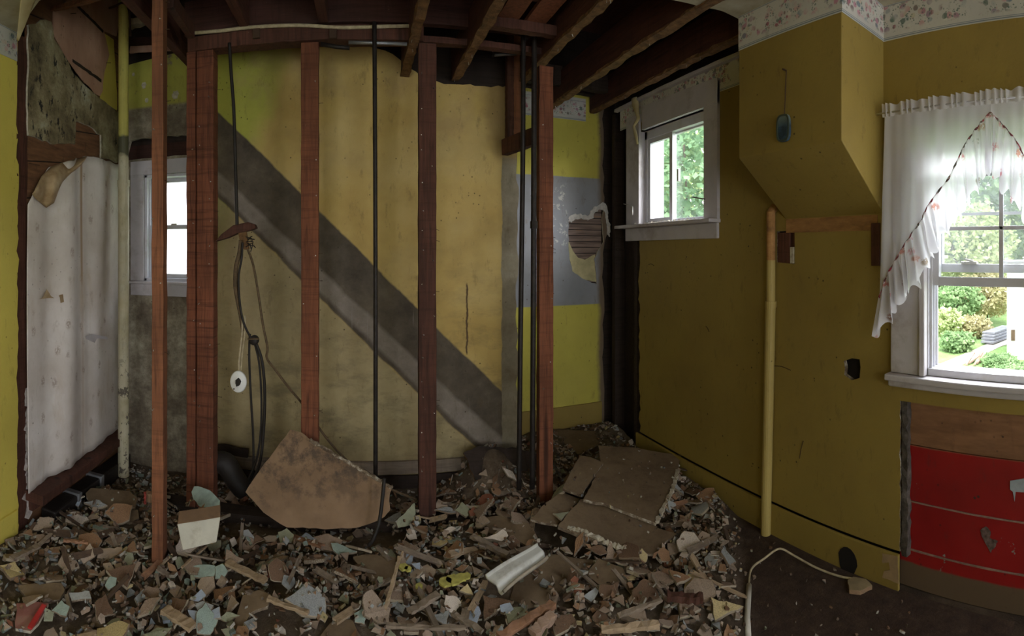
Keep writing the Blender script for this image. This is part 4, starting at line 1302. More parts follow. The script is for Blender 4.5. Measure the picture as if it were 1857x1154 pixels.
sash('sash', XR + 0.05, ym - 0.015, yb - 0.03, z0 + 0.02, z1 - 0.06, 0.034, e_)
s2 = sash('sash', XR + 0.082, ya + 0.02, ym + 0.04, z0 + 0.02, z1 - 0.05, 0.022, e_)
q = onX(1229, 318, XR + 0.035)
MB().box(XR + 0.03, XR + 0.05, q.y - 0.012, q.y + 0.004, q.z - 0.04, q.z + 0.04).build('latch', M['nail'], e_, bevel=0.003)
# crumbs on the sill
b = MB()
for _ in range(90):
    q = Vector((XR - 0.045 + rnd.uniform(-.03, .07), rnd.uniform(ya, yb), z0 + 0.012))
    P4 = [q + Vector((rnd.uniform(-.01, .01), rnd.uniform(-.014, .014), rnd.uniform(0, .012))) for _ in range(4)]
    b.add(P4, [(0, 1, 2), (0, 2, 3), (0, 3, 1), (1, 3, 2)])
tag(b.build('sill_crumbs', M['plaster_edge']), 'crumbs of plaster along the sill of the small window', 'plaster crumbs', kind='stuff')
# wires sticking out on both sides
for pix, lab in ((((1131, 370), (1140, 372), (1147, 375), (1147, 390)), 'bent whitish bracket wire at the far side of the small window'), (((1255, 357), (1265, 359), (1276, 361), (1279, 361)), 'dark curtain hook sticking out at the near side of the small window')):
    pts = [onX(x, y, XR - 0.05 - 0.02 * k) for k, (x, y) in enumerate(pix)]
    if 'near' in lab:
        pts = [onX(x, y, XR - 0.055 + 0.008 * k) for k, (x, y) in enumerate(pix)]
    tag(MB().tube(pts, 0.004, 6).build('curtain_bracket', M['nail'] if 'far' in lab else M['rust'], smooth=True), lab, 'bracket')

# ---- garden window (double hung, lower sash pushed up)
e_ = empty('window_2', (XR, (W2['y0'] + W2['y1']) / 2, W2['z0']), 'white double hung garden window with its lower sash raised', 'window')
e_['kind'] = 'structure'
z0, z1, ya, yb = W2['z0'], W2['z1'], W2['y0'], W2['y1']
yc0, yc1 = ya - 0.12, rt(1620, 500)[0]
MB().slab([[(yb - 0.002, z0), (yb - 0.002, z1 + 0.1), (yc1, z1 + 0.1), (yc1, z0)]], toXn(XR), 0.022).build('casing', M['trim'], e_, bevel=0.003)
MB().box(XR - 0.034, XR, yb - 0.016, yb + 0.012, z0, z1 + 0.05).build('bead', M['trim'], e_, bevel=0.005)
MB().slab([[(yc0, z0), (yc0, z1 + 0.1), (ya, z1 + 0.1), (ya, z0)]], toXn(XR), 0.022).build('casing', M['trim'], e_, bevel=0.003)
MB().slab([[(ya, z1), (ya, z1 + 0.1), (yb, z1 + 0.1), (yb, z1)]], toXn(XR), 0.022).build('head_casing', M['trim'], e_, bevel=0.003)
MB().box(XR - 0.06, XR + 0.04, yc0 - 0.03, yc1 + 0.015, z0 - 0.03, z0 - 0.002).build('sill', M['trim'], e_, bevel=0.006)
MB().box(XR - 0.035, XR, yc0 - 0.02, yc1 + 0.01, z0 - 0.06, z0 - 0.03).build('sill_moulding', M['trim'], e_, bevel=0.008)
b = MB()
X0, X1 = XR + 0.0, XR + 0.10
b.box(X0, X1, ya, ya + 0.02, z0, z1).box(X0, X1, yb - 0.02, yb, z0, z1).box(X0, X1, ya, yb, z0 - 0.002, z0 + 0.03).box(X0, X1, ya, yb, z1 - 0.03, z1)
for k in range(3):
    b.box(X0 + 0.012 + 0.03 * k, X0 + 0.018 + 0.03 * k, yb - 0.032, yb - 0.02, z0 + 0.03, z1 - 0.03)
b.build('frame', M['vinyl'], e_, bevel=0.002)
ymid = onX(1816, 400, XR + 0.03).y
rail = onX(1780, 519, XR + 0.03).z


def bars(X, s_):
    zz = onX(1780, 414, X).z
    for (u0, u1, v0, v1) in ((ymid - 0.009, ymid + 0.009, rail, rail + 0.48), (ya + 0.04, yb - 0.05, zz - 0.008, zz + 0.008)):
        MB().box(X - 0.006, X + 0.006, u0, u1, v0, v1).build('muntin', M['vinyl'], s_, bevel=0.002)


s1 = sash('raised_sash', XR + 0.03, ya + 0.02, yb - 0.024, rail - 0.002, rail + 0.50, 0.038, e_, [bars])
s2 = sash('upper_sash', XR + 0.07, ya + 0.02, yb - 0.024, rail + 0.055, z1 - 0.02, 0.036, e_)
zz = onX(1780, 388, XR + 0.07).z
MB().box(XR + 0.062, XR + 0.078, ya + 0.05, yb - 0.06, zz - 0.006, zz + 0.006).build('muntin', M['vinyl'], s2)
q = onX(1760, 478, XR + 0.07)
b = MB().box(XR + 0.045, XR + 0.072, q.y - 0.035, q.y + 0.035, q.z - 0.004, q.z + 0.008).tube([q + Vector((-.02, -.02, .01)), q + Vector((-.02, .015, .018))], 0.006, 6)
b.build('sash_lock', M['nail'], s2)
# grey sticker seen at the top of the raised sash
q = onX(1797, 314, XR + 0.03)
MB().box(XR + 0.008, XR + 0.016, q.y - 0.034, q.y + 0.034, q.z - 0.014, q.z + 0.022).build('sash_tab', M['copper'], s1)

# ---- left window in the back wall
wy = YB
x0, x1 = win_l[0][0], win_l[1][0]
zt, zb = win_l[0][1], win_l[2][1]
e_ = empty('window_3', ((x0 + x1) / 2, wy, zb), 'narrow double hung window half hidden behind the studs on the left', 'window')
e_['kind'] = 'structure'
xl, xr = bk(239, 400)[0], bk(392, 400)[0]
MB().slab([[(xl, zb), (xl, bk(300, 290)[1]), (x0, bk(300, 290)[1]), (x0, zb)]], toY(wy - 0.02), 0.02).build('casing', M['trim'], e_, bevel=0.003)
MB().slab([[(x1, zb), (x1, bk(300, 290)[1]), (xr, bk(300, 290)[1]), (xr, zb)]], toY(wy - 0.02), 0.02).build('casing', M['trim'], e_, bevel=0.003)
MB().slab([[(xl, zt), (xl, bk(300, 290)[1]), (xr, bk(300, 290)[1]), (xr, zt)]], toY(wy - 0.024), 0.02).build('head_casing', M['trim'], e_, bevel=0.003)
MB().box(xl - 0.01, xr + 0.01, wy - 0.05, wy + 0.02, zb - 0.02, zb).build('sill', M['trim'], e_, bevel=0.005)
MB().box(xl + 0.0, xr - 0.0, wy - 0.02, wy, zb - 0.10, zb - 0.02).build('apron', M['trim'], e_, bevel=0.003)
b = MB()
for (a, c_, v0, v1) in ((x0, x0 + 0.02, zb, zt), (x1 - 0.02, x1, zb, zt), (x0, x1, zb, zb + 0.02), (x0, x1, zt - 0.02, zt)):
    b.box(a, c_, wy + 0.0, wy + 0.13, v0, v1)
b.box(x0 + 0.02, x0 + 0.03, wy + 0.03, wy + 0.04, zb, zt).box(x0 + 0.02, x0 + 0.03, wy + 0.07, wy + 0.08, zb, zt)
b.build('frame', M['vinyl'], e_, bevel=0.003)


def sashY(name, Y, v0, v1, w=0.028):
    b = MB()
    u0, u1 = x0 + 0.022, x1 - 0.022
    b.box(u0, u0 + w, Y - .012, Y + .012, v0, v1).box(u1 - w, u1, Y - .012, Y + .012, v0, v1).box(u0 + w, u1 - w, Y - .012, Y + .012, v0, v0 + w).box(u0 + w, u1 - w, Y - .012, Y + .012, v1 - w, v1)
    s_ = b.build(name, M['vinyl'], e_, bevel=0.002)
    MB().box(u0 + w * .8, u1 - w * .8, Y - .002, Y + .002, v0 + w * .8, v1 - w * .8).build('pane', M['glass'], s_)
    return s_


zm = onY(325, 412, wy + 0.07).z
s_ = sashY('lower_sash', wy + 0.055, zb + 0.02, zm + 0.014)
sashY('upper_sash', wy + 0.095, zm - 0.014, zt - 0.02)
q = onY(316, 405, wy + 0.05)
MB().box(q.x - 0.02, q.x + 0.02, wy + 0.04, wy + 0.055, zm + 0.012, zm + 0.024).build('sash_lock', M['nail'], s_)

# ================================================================== curtains
n = NT('sheer_white_curtain')
def m_sheer(name, floral):
    n = NT(name)
    t_ = n.t
    p = n.obj()
    t_.nodes.remove(n.b)
    base = n.ramp(n.noise(p, 4, 3), [(0.3, (0.82, 0.80, 0.84)), (0.7, (0.92, 0.91, 0.94))])
    if floral:
        w = n.wob(p, 30, 0.015)
        d = n.vor(w, 17)
        hue = n.ramp(n.sep(n.vor(w, 17, 'Color'))['X'], [(0.0, (0.62, 0.10, 0.14)), (0.4, (0.70, 0.22, 0.28)), (0.6, (0.75, 0.33, 0.14)), (0.8, (0.18, 0.22, 0.14)), (1.0, (0.5, 0.2, 0.2))])
        keep = n.step(n.sep(n.vor(w, 17, 'Color'))['Y'], 0.30, 0.34)
        fm = n.both(n.step(d, 0.36, 0.22), keep, n.step(n.noise(p, 80, 2), 0.40, 0.48), 0.85)
        base = n.mix(fm, base, hue)
    df, tl, tr, m1, m2 = [t_.nodes.new(k) for k in ('ShaderNodeBsdfDiffuse', 'ShaderNodeBsdfTranslucent', 'ShaderNodeBsdfTransparent', 'ShaderNodeMixShader', 'ShaderNodeMixShader')]
    n.put(df.inputs[0], base)
    n.put(tl.inputs[0], base)
    m1.inputs[0].default_value = 0.58
    m2.inputs[0].default_value = 0.14 if not floral else 0.20
    t_.links.new(df.outputs[0], m1.inputs[1])
    t_.links.new(tl.outputs[0], m1.inputs[2])
    t_.links.new(m1.outputs[0], m2.inputs[1])
    t_.links.new(tr.outputs[0], m2.inputs[2])
    t_.links.new(m2.outputs[0], t_.nodes['Material Output'].inputs[0])
    return n.mat


M['sheer'] = m_sheer('sheer_white_curtain_cloth', False)
M['sheer_floral'] = m_sheer('floral_ruffle_cloth', True)
n = NT('stitched_hem', 0.8)
p = n.obj()
n.base(n.ramp(n.sep(n.vor(p, 60, 'Color'))['X'], [(0.0, (0.30, 0.03, 0.06)), (0.35, (0.06, 0.05, 0.05)), (0.6, (0.55, 0.5, 0.5)), (0.8, (0.40, 0.08, 0.12)), (1.0, (0.08, 0.10, 0.06))]))
M['hem'] = n.mat
XC = XR - 0.075
cw = lambda x, y: (onX(x, y, XC).y, onX(x, y, XC).z)
rod_z = 2.095
hem = [cw(1797, 205), cw(1782, 222), cw(1768, 240), cw(1752, 262), cw(1738, 292), cw(1722, 325), cw(1700, 352), cw(1682, 378), cw(1672, 402), cw(1655, 425), cw(1640, 447), cw(1622, 478), cw(1608, 505), cw(1596, 540)]
low = [cw(1800, 305), cw(1788, 318), cw(1774, 345), cw(1757, 362), cw(1745, 385), cw(1728, 412), cw(1712, 428), cw(1700, 450), cw(1690, 470), cw(1668, 515), cw(1650, 530), cw(1632, 552), cw(1610, 590), cw(1583, 612)]
ypk = hem[0][0]


def tabf(tab, t_):
    i = t_ * (len(tab) - 1)
    k = min(int(i), len(tab) - 2)
    f = i - k
    return (tab[k][0] + (tab[k + 1][0] - tab[k][0]) * f, tab[k][1] + (tab[k + 1][1] - tab[k][1]) * f)


def curtain(mirror, label):
    my = (lambda y: 2 * ypk - y) if mirror else (lambda y: y)
    sg = -1 if mirror else 1
    e_ = empty('curtain', (XC, my(hem[6][0]), rod_z), label, 'curtain', 'ruffled curtains at the garden window')
    y_edge = cw(1605, 300)[0]

    def main(u, v):
        hy, hz = tabf(hem, u)
        ty = ypk + (y_edge - ypk) * (u ** 0.9)
        f = (1 - v)
        y = hy + (ty - hy) * f ** 0.8
        zt_ = rod_z - 0.015 + 0.02 * u * 0
        z = zt_ + (hz - zt_) * v
        pl_ = (0.010 * math.sin(y * 52 + math.sin(y * 23) * 1.5) + 0.003 * math.sin(y * 130)) * (0.35 + 0.65 * min(1, v * 1.5 + .1))
        pl_ *= 0.35 + 0.65 * u
        return Vector((XC + pl_, my(y), z))

    MB().grid(main, 110, 44).build('panel', M['sheer'], e_, smooth=True, fix=False)

    def head(u, v):
        y = ypk + (y_edge + 0.012 - ypk) * u
        a = v * 0.055
        return Vector((XC + 0.009 * math.sin(y * 190 + 2 * math.sin(y * 60)) * (0.4 + v), my(y), rod_z - 0.018 + a + 0.004 * math.sin(y * 55) * v))

    MB().grid(head, 160, 8).build('heading_ruffle', M['sheer'], e_, smooth=True, fix=False)

    def ruf(u, v):
        hy, hz = tabf(hem, u)
        ly, lz = tabf(low, u)
        s_ = u * 62
        v2 = v * (1 + 0.07 * math.sin(s_ * 2.6))
        y = hy + (ly - hy) * v2
        z = hz + (lz - hz) * v2
        w = 0.004 + 0.020 * v
        return Vector((XC - 0.012 + w * math.sin(s_ * 1.9 + 0.8 * math.sin(s_ * .37)) , my(y + 0.012 * v * math.sin(s_ * 1.1)), z))

    MB().grid(ruf, 260, 14).build('floral_ruffle', M['sheer_floral'], e_, smooth=True, fix=False)
    pts = [tabf(hem, k / 60) for k in range(61)]
    MB().tube([(XC - 0.010 + 0.003 * math.sin(k * 2.1), my(a), c_) for k, (a, c_) in enumerate(pts)], [0.0035 + 0.0015 * math.sin(k * 1.7) for k in range(61)], 6).build('gathered_hem', M['hem'], e_)
    return e_


curtain(False, 'white sheer curtain half with floral ruffle, its long tail hanging down by the wall corner')
curtain(True, 'white sheer curtain half cut off by the picture edge, meeting the other at the peak')
tag(MB().tube([(XC, rt(1612, 300)[0] + 0.02, rod_z), (XC, 0.10, rod_z)], 0.004, 10).build('curtain_rod', M['vinyl'], smooth=True), 'thin rod carrying the white curtains', 'curtain rod')

# ================================================================== fittings on the right wall
c = onX(1398, 500, XR - 0.03)
zt, zb = onX(1398, 385, XR - 0.03).z, onX(1391, 975, XR - 0.03).z
e_ = empty('wall_pipe', (c.x, c.y, max(zb, 0.0)), 'slim yellow painted pipe running up the right wall to the yellow box', 'pipe')
M['ypipe'] = m_yellow('yellow_pipe_paint', (0.40, 0.30, 0.10), 0.7)
zj = onX(1395, 547, XR - 0.03).z
zo = onX(1395, 472, XR - 0.03).z
yb_ = onX(1389, 900, XR - 0.03).y
MB().tube([(XR - 0.032, yb_, 0.0), (XR - 0.032, c.y, zj)], 0.027, 16).build('lower_pipe', M['ypipe'], e_)
MB().tube([(XR - 0.030, c.y, zj), (XR - 0.030, c.y, zo)], 0.0235, 16).build('upper_pipe', M['ypipe'], e_)
MB().tube([(XR - 0.030, c.y, zo), (XR - 0.030, c.y, 1.70), (XR + 0.0, c.y, 1.73)], 0.0235, 16).build('bare_pipe_end', M['scorch'], e_)
MB().tube([(XR - 0.031, c.y, zj - 0.03), (XR - 0.031, c.y, zj + 0.002)], 0.030, 16).build('coupling', M['ypipe'], e_)
# block in the cut-out beside it
a, c_ = onX(1410, 422, XR), onX(1440, 478, XR)
e_ = empty('wall_block', (XR + 0.01, a.y, c_.z), 'dark scorched wood block set in the wall right of the yellow pipe', 'wood block')
MB().box(XR + 0.0, XR + 0.05, onX(1432, 450, XR).y, a.y, c_.z, a.z).build('block', M['stud_dark'], e_, bevel=0.003)
MB().box(XR - 0.003, XR + 0.05, c_.y, onX(1433, 450, XR).y, c_.z, onX(1440, 448, XR).z).build('pale_strip', M['plaster_edge'], e_, bevel=0.002)
MB().box(XR + 0.012, XR + 0.05, c_.y, onX(1433, 450, XR).y, onX(1440, 448, XR).z, a.z).build('dark_strip', M['stud_dark'], e_)
tag(MB().box(XR - 0.012, XR - 0.001, onX(1597, 440, XR).y, onX(1582, 440, XR).y, onX(1590, 482, XR).z, onX(1590, 405, XR).z).build('wood_tab', M['stud_dark'], bevel=0.002), 'dark wood strip on the wall half hidden by the curtain tail', 'wood strip')

# blue plaque on a wire, hanging on the box
XBX = bx - 0.012
c = onX(1423, 233, XBX)
e_ = empty('hanging_plaque', tuple(c), 'blue black rounded tag hanging on a brown wire from the yellow box', 'tag')
hy = abs(onX(1412, 233, XBX).y - onX(1435, 233, XBX).y) / 2
hz = (onX(1423, 209, XBX).z - onX(1423, 258, XBX).z) / 2
pts = []
for k in range(40):
    a = 2 * math.pi * k / 40
    ca, sa = math.cos(a), math.sin(a)
    pts.append((c.y + hy * math.copysign(abs(ca) ** 0.55, ca), c.z + hz * math.copysign(abs(sa) ** 0.62, sa)))
n = NT('blue_tag', 0.5)
p = n.pos()
o = n.sep(p)
g = n.step(o['Z'], c.z + hz * .1, c.z + hz * .7)
n.base(n.mix(g, n.ramp(n.noise(p, 45, 4), [(0.35, (0.02, 0.035, 0.05)), (0.6, (0.035, 0.07, 0.11)), (0.8, (0.10, 0.15, 0.18))]), (0.13, 0.17, 0.16)))
M['tag_blue'] = n.mat
MB().slab([pts], toXn(XBX), 0.012).build('plaque', M['tag_blue'], e_, bevel=0.003)
in_ = [(c.y + (a - c.y) * .8, c.z + (d - c.z) * .86) for a, d in pts]
MB().slab([pts, in_], toXn(XBX + -0.012), 0.003).build('rim', plain('dark_green_rim', (0.05, 0.065, 0.05), 0.5), e_)
pts = [onX(x, y, XBX - 0.004) for x, y in ((1422, 212), (1424, 180), (1425, 150), (1426, 128), (1421, 126))]
MB().tube(pts, 0.0025, 6).build('wire', M['rust'], e_)
MB().tube([pts[-1] + Vector((-.006, 0, .0)), pts[-1] + Vector((0.02, 0, 0))], 0.004, 6).build('nail', M['rust'], e_)

# ================================================================== rubble
rb = random.Random(77)
GX0, GX1, GY0, GY1, GS = -1.60, 1.94, 0.80, 3.60, 0.014
NX, NY = int((GX1 - GX0) / GS), int((GY1 - GY0) / GS)


def sstep(a, b, x):
    t_ = max(0.0, min(1.0, (x - a) / (b - a)))
    return t_ * t_ * (3 - 2 * t_)


def clean(X, Y):
    """0 in the rubble, 1 on the swept strip of floor by the right wall"""
    s_ = (X - 1.36) / 0.54 - (Y - 1.37) / 0.68
    return sstep(-0.22, 0.12, s_)


def bed(X, Y):
    nz = mnoise.noise((X * 2.1, Y * 2.1, 1.7)) * 0.5 + mnoise.noise((X * 6, Y * 6, 4.2)) * 0.22 + mnoise.noise((X * 17, Y * 17, 9.0)) * 0.10
    h = 0.055 + 0.055 * nz
    h += 0.05 * math.exp(-((X + 0.3) ** 2 / 0.9 + (Y - 2.0) ** 2 / 0.16))
    h += 0.24 * math.exp(-((X - 0.80) ** 2 / 0.035 + (Y - 2.97) ** 2 / 0.03))
    h += 0.05 * sstep(3.0, 3.4, Y) * sstep(1.0, 1.3, X)
    h -= 0.035 * sstep(2.45, 2.7, Y) * (1 - sstep(0.35, 0.6, X))
    h *= 1 - 0.97 * clean(X, Y)
    return max(0.004, h)


xs = [GX0 + (i + .5) * GS for i in range(NX)]
ysg = [GY0 + (j + .5) * GS for j in range(NY)]
HM = np.array([[bed(X, Y) for X in xs] for Y in ysg])
BED = HM.copy()


def hget(X, Y, A=None):
    A = HM if A is None else A
    i, j = int((X - GX0) / GS), int((Y - GY0) / GS)
    return float(A[max(0, min(NY - 1, j)), max(0, min(NX - 1, i))])


n = NT('plaster_dust_and_dirt', 0.95)
p = n.pos()
col = n.ramp(n.noise(p, 9, 7, 0.75), [(0.25, (0.06, 0.04, 0.027)), (0.5, (0.14, 0.10, 0.068)), (0.68, (0.23, 0.175, 0.125)), (0.85, (0.36, 0.30, 0.23))])
o = n.sep(n.wob(p, 6, 0.15))
cz = n.step(n.math('SUBTRACT', n.math('MULTIPLY', o['X'], 1.85), n.math('MULTIPLY', o['Y'], 1.47)), 0.36, 0.62)
col = n.mix(n.math('MULTIPLY', cz, 0.85), col, n.ramp(n.noise(p, 14, 6, 0.8), [(0.35, (0.030, 0.014, 0.011)), (0.6, (0.065, 0.036, 0.024)), (0.75, (0.15, 0.11, 0.08))]))
n.base(col)
n.bump(n.noise(p, 70, 6, 0.8), 1.0, 0.012)
M['dust'] = n.mat
def bgrid(x0_, x1_, y0_, y1_, nu, nv):
    return lambda u, v: Vector((x0_ + (x1_ - x0_) * u, y0_ + (y1_ - y0_) * v, bed(x0_ + (x1_ - x0_) * u, y0_ + (y1_ - y0_) * v)))


b = MB().grid(bgrid(GX0 + .002, GX1 - .002, 0.5, YB - 0.002, 200, 150), 200, 150).grid(bgrid(xe + 0.002, GX1 - .002, YB - 0.002, YC - .002, 60, 36), 60, 36)
tag(b.build('dust_and_dirt', M['dust'], smooth=True, fix=False), 'bed of grey brown plaster dust and dirt under the rubble on the floor', 'dirt', kind='stuff')


# ---- hand placed pieces
def plate(name, pix, p0, nrm, t, mats, label, cat, step=0.05, amp=0.006, parent=None, bend=0.0, r=None, group=None, sink=False):
    nrm = Vector(nrm).normalized()
    p0 = Vector(p0)
    P3 = [onP(x, y, p0, nrm) for x, y in pix]
    c = sum(P3, Vector()) / len(P3)
    a = (P3[1] - P3[0])
    a = (a - nrm * a.dot(nrm)).normalized()
    b_ = nrm.cross(a)
    L = [((q - c).dot(a), (q - c).dot(b_)) for q in P3]
    r = r or rb
    L = ragloop(L, step, amp, r)

    def to3(u, v, w):
        return c + a * u + b_ * v + nrm * (-t * 0.0 + -w + bend * (u * u - 0.01) * 8)
    o = MB().slab([L], to3, t, 0, 1).build(name, mats, parent, origin=tuple(c) if parent is None else None, bevel=min(0.0015, t / 5))
    if label:
        tag(o, label, cat, group)
    # raise the height map under it
    if abs(nrm.z) > 0.5:
        us = [q[0] for q in L]
        P3b = [to3(u, v, 0) for u, v in L]
        x0_, x1_ = min(q.x for q in P3b), max(q.x for q in P3b)
        y0_, y1_ = min(q.y for q in P3b), max(q.y for q in P3b)
        for j in range(NY):
            Y = ysg[j]
            if not y0_ <= Y <= y1_:
                continue
            cr_ = []
            for k in range(len(P3b)):
                q1, q2 = P3b[k], P3b[(k + 1) % len(P3b)]
                if (q1.y > Y) != (q2.y > Y):
                    cr_.append(q1.x + (Y - q1.y) / (q2.y - q1.y) * (q2.x - q1.x))
            cr_.sort()
            for k in range(0, len(cr_) - 1, 2):
                for i in range(max(0, int((cr_[k] - GX0) / GS)), min(NX, int((cr_[k + 1] - GX0) / GS) + 1)):
                    z = c.z - ((xs[i] - c.x) * nrm.x + (Y - c.y) * nrm.y) / nrm.z
                    HM[j, i] = max(HM[j, i], z)
                    MASK[j, i] = 1
    return o


MASK = np.zeros((NY, NX), dtype=np.int8)
n = NT('fallen_board_face', 0.9)
p = n.pos()
col = n.ramp(n.noise(p, 5, 5, 0.6), [(0.3, (0.175, 0.108, 0.062)), (0.7, (0.26, 0.165, 0.098))])
o = n.sep(p)
mm = n.both(n.step(n.noise(p, 11, 7, 0.75), 0.46, 0.60), n.step(n.sep(n.wob(p, 4, 0.3))['Z'], 0.20, 0.36))
col = n.mix(n.math('MULTIPLY', mm, 0.8), col, (0.06, 0.045, 0.035))
n.base(col)
n.bump(n.noise(p, 30, 5), 0.2, 0.004)
M['fallen'] = n.mat
# the big fallen board leans on the second stud
pA, pB, pC = at(560, 955, 2.40), at(680, 945, 2.42), at(525, 782, 2.585)
nr = (pB - pA).cross(pC - pA).normalized()
if nr.y > 0:
    nr = -nr
BIG = [(526, 779), (548, 785), (562, 797), (610, 826), (640, 842), (690, 872), (712, 884), (707, 896), (706, 910), (708, 925), (697, 938), (672, 950), (650, 957), (600, 960), (560, 959), (520, 957), (495, 942), (478, 930), (462, 912), (445, 893), (470, 855), (500, 815)]
plate('fallen_board', BIG, pA, nr, 0.014, [M['fallen'], M['torn_edge']], 'largest fallen board, brown with black mould, leaning on a stud', 'board', 0.035, 0.004)
b = MB()
bz = Vector((0, 0, 1))
for (x0_, y0_), (x1_, y1_) in zip(BIG[2:6], BIG[3:7]):
    b.beam(onP(x0_, y0_ + 1, pA, nr) + nr * 0.004, onP(x1_, y1_ + 1, pA, nr) + nr * 0.003, 0.010, 0.014, n=8, jit=0.004, rnd=rb)
o = b.build('torn_top_edge', M['torn_edge'], bpy.data.objects['fallen_board'])
# rubble height beneath it
for j in range(NY):
    for i in range(NX):
        if -0.72 < xs[i] < 0.16 and 2.36 < ysg[j] < 2.62:
            MASK[j, i] = 2

FB = [M['board_grey'], M['plaster_edge']]
n = NT('floor_board_face', 0.9)
p = n.pos()
col = n.ramp(n.noise(p, 4.5, 6, 0.7), [(0.3, (0.105, 0.07, 0.042)), (0.55, (0.185, 0.128, 0.078)), (0.8, (0.26, 0.19, 0.125))])
mm = n.step(n.noise(p, 9, 7, 0.75), 0.55, 0.70)
col = n.mix(n.math('MULTIPLY', mm, 0.7), col, (0.08, 0.05, 0.03))
wh = n.step(n.noise(p, 34, 6, 0.8), 0.66, 0.70)
col = n.mix(n.math('MULTIPLY', wh, 0.6), col, (0.42, 0.36, 0.28))
n.base(col)
n.bump(n.noise(p, 40, 5), 0.3, 0.004)
M['flat_board'] = n.mat
FB = [M['flat_board'], M['torn_edge']]
nrm = Vector((0.10, -0.16, 1)).normalized()
cB = onZ(1140, 900, 0.17)
plate('flat_board', [(1085, 808), (1150, 812), (1236, 826), (1228, 852), (1200, 870), (1090, 850)], cB + Vector((0, 0, -0.015)), nrm, 0.014, FB, 'brown board at the back of the flat boards, its far corner against the right wall', 'board', 0.04, 0.003)
plate('flat_board', [(1093, 838), (1160, 846), (1228, 852), (1218, 890), (1200, 925), (1190, 949), (1160, 938), (1128, 926), (1100, 914), (1058, 906)], cB, nrm, 0.016, FB, 'large square brown board in the middle of the flat boards, its right edge torn', 'board', 0.03, 0.004)
plate('flat_board', [(1052, 826), (1073, 830), (1094, 840), (1075, 868), (1053, 898), (1037, 892), (1020, 886), (1036, 855)], cB + Vector((0, 0, 0.004)), (0.02, -0.2, 1), 0.014, FB, 'small ochre board piece left of the large square board', 'board', 0.03, 0.003)
plate('flat_board', [(1053, 905), (1100, 918), (1160, 942), (1192, 956), (1175, 978), (1155, 999), (1130, 995), (1100, 985), (1060, 975), (1012, 955)], cB + Vector((0, 0, -0.025)), nrm, 0.014, FB, 'grey brown board in front of the large square board, its near edge torn white', 'board', 0.03, 0.005)
plate('flat_board', [(1018, 892), (1052, 905), (1030, 930), (1010, 952), (985, 948), (962, 942), (990, 912)], cB + Vector((0, 0, -0.03)), (0.05, -0.12, 1), 0.012, FB, 'leftmost of the flat brown boards, pointed at its left end', 'board', 0.03, 0.004)
plate('flat_board', [(1002, 778), (1080, 782), (1085, 806), (1050, 824), (1020, 800)], onZ(1040, 800, 0.10), (0, -0.05, 1), 0.012, FB, 'dim brown board on the floor of the recess', 'board', 0.04, 0.004)
plate('flat_board', [(940, 1020), (1000, 1005), (1080, 1015), (1062, 1040), (1030, 1060), (990, 1100), (955, 1105), (925, 1085)], onZ(1000, 1050, 0.085), (0.03, -0.04, 1), 0.012, FB, 'dark dusty board lying right of the white trough', 'board', 0.03, 0.006)
plate('flat_board', [(1062, 1040), (1085, 1012), (1130, 1030), (1136, 1045), (1108, 1075), (1085, 1060)], onZ(1100, 1045, 0.10), (-0.08, -0.15, 1), 0.012, FB, 'kite shaped brown board piece in front of the flat boards', 'board', 0.03, 0.004)
plate('flat_board', [(1160, 985), (1192, 958), (1228, 968), (1205, 985), (1185, 1005), (1158, 1003)], onZ(1190, 985, 0.10), (0.1, -0.1, 1), 0.012, FB, 'torn brown board scrap touching the near corner of the flat boards', 'board', 0.03, 0.005)
plate('flat_board', [(875, 940), (905, 935), (960, 950), (975, 975), (955, 990), (920, 975), (882, 965)], onZ(920, 960, 0.11), (-0.1, -0.15, 1), 0.012, FB, 'brown board piece behind the white trough', 'board', 0.03, 0.005)
plate('flat_board', [(155, 895), (165, 885), (235, 890), (250, 905), (245, 920), (205, 925), (165, 915)], onZ(200, 905, 0.13), (0.02, -0.12, 1), 0.016, FB, 'flat grey brown plaster slab near the dark ledge on the left', 'plaster slab', 0.03, 0.004)
plate('flat_board', [(160, 918), (215, 928), (250, 925), (252, 940), (235, 948), (190, 935)], onZ(200, 930, 0.10), (-0.02, -0.25, 1), 0.014, FB, 'second plaster slab tucked under the slab near the dark ledge', 'plaster slab', 0.03, 0.004)
plate('flat_board', [(32, 1062), (62, 1058), (112, 1058), (118, 1070), (108, 1088), (70, 1090), (48, 1082)], onZ(80, 1075, 0.12), (0.02, -0.15, 1), 0.015, FB, 'dark brown slab in the rubble near the bright yellow wall', 'plaster slab', 0.03, 0.005)
plate('flat_board', [(418, 1140), (440, 1080), (470, 1070), (492, 1078), (485, 1100), (455, 1112), (430, 1152)], onZ(450, 1110, 0.13), (-0.1, -0.25, 1), 0.014, FB, 'long brown slab with a torn white edge, right of the blue fragments', 'plaster slab', 0.03, 0.006)
plate('flat_board', [(640, 1010), (665, 1005), (722, 1012), (718, 1045), (705, 1058), (672, 1052), (655, 1030)], onZ(690, 1030, 0.11), (0.0, -0.1, 1), 0.012, FB, 'brown board piece behind the pale upright splinter', 'board', 0.03, 0.005)
plate('flat_board', [(580, 1154), (610, 1120), (640, 1125), (655, 1154)], onZ(615, 1140, 0.12), (0.0, -0.2, 1), 0.012, FB, 'peaked brown slab at the bottom edge of the picture', 'plaster slab', 0.03, 0.004)
RD = [plain('red_paint_slab', (0.22, 0.09, 0.075), 0.9, var=0.3, scale=9, dirt=(0.25, 0.18, 0.13)), M['plaster_edge']]
plate('flat_board', [(448, 1154), (500, 1112), (545, 1118), (550, 1154)], onZ(500, 1140, 0.10), (0.0, -0.1, 1), 0.012, RD, 'dull red faced slab at the bottom edge between brown slabs', 'plaster slab', 0.03, 0.004)
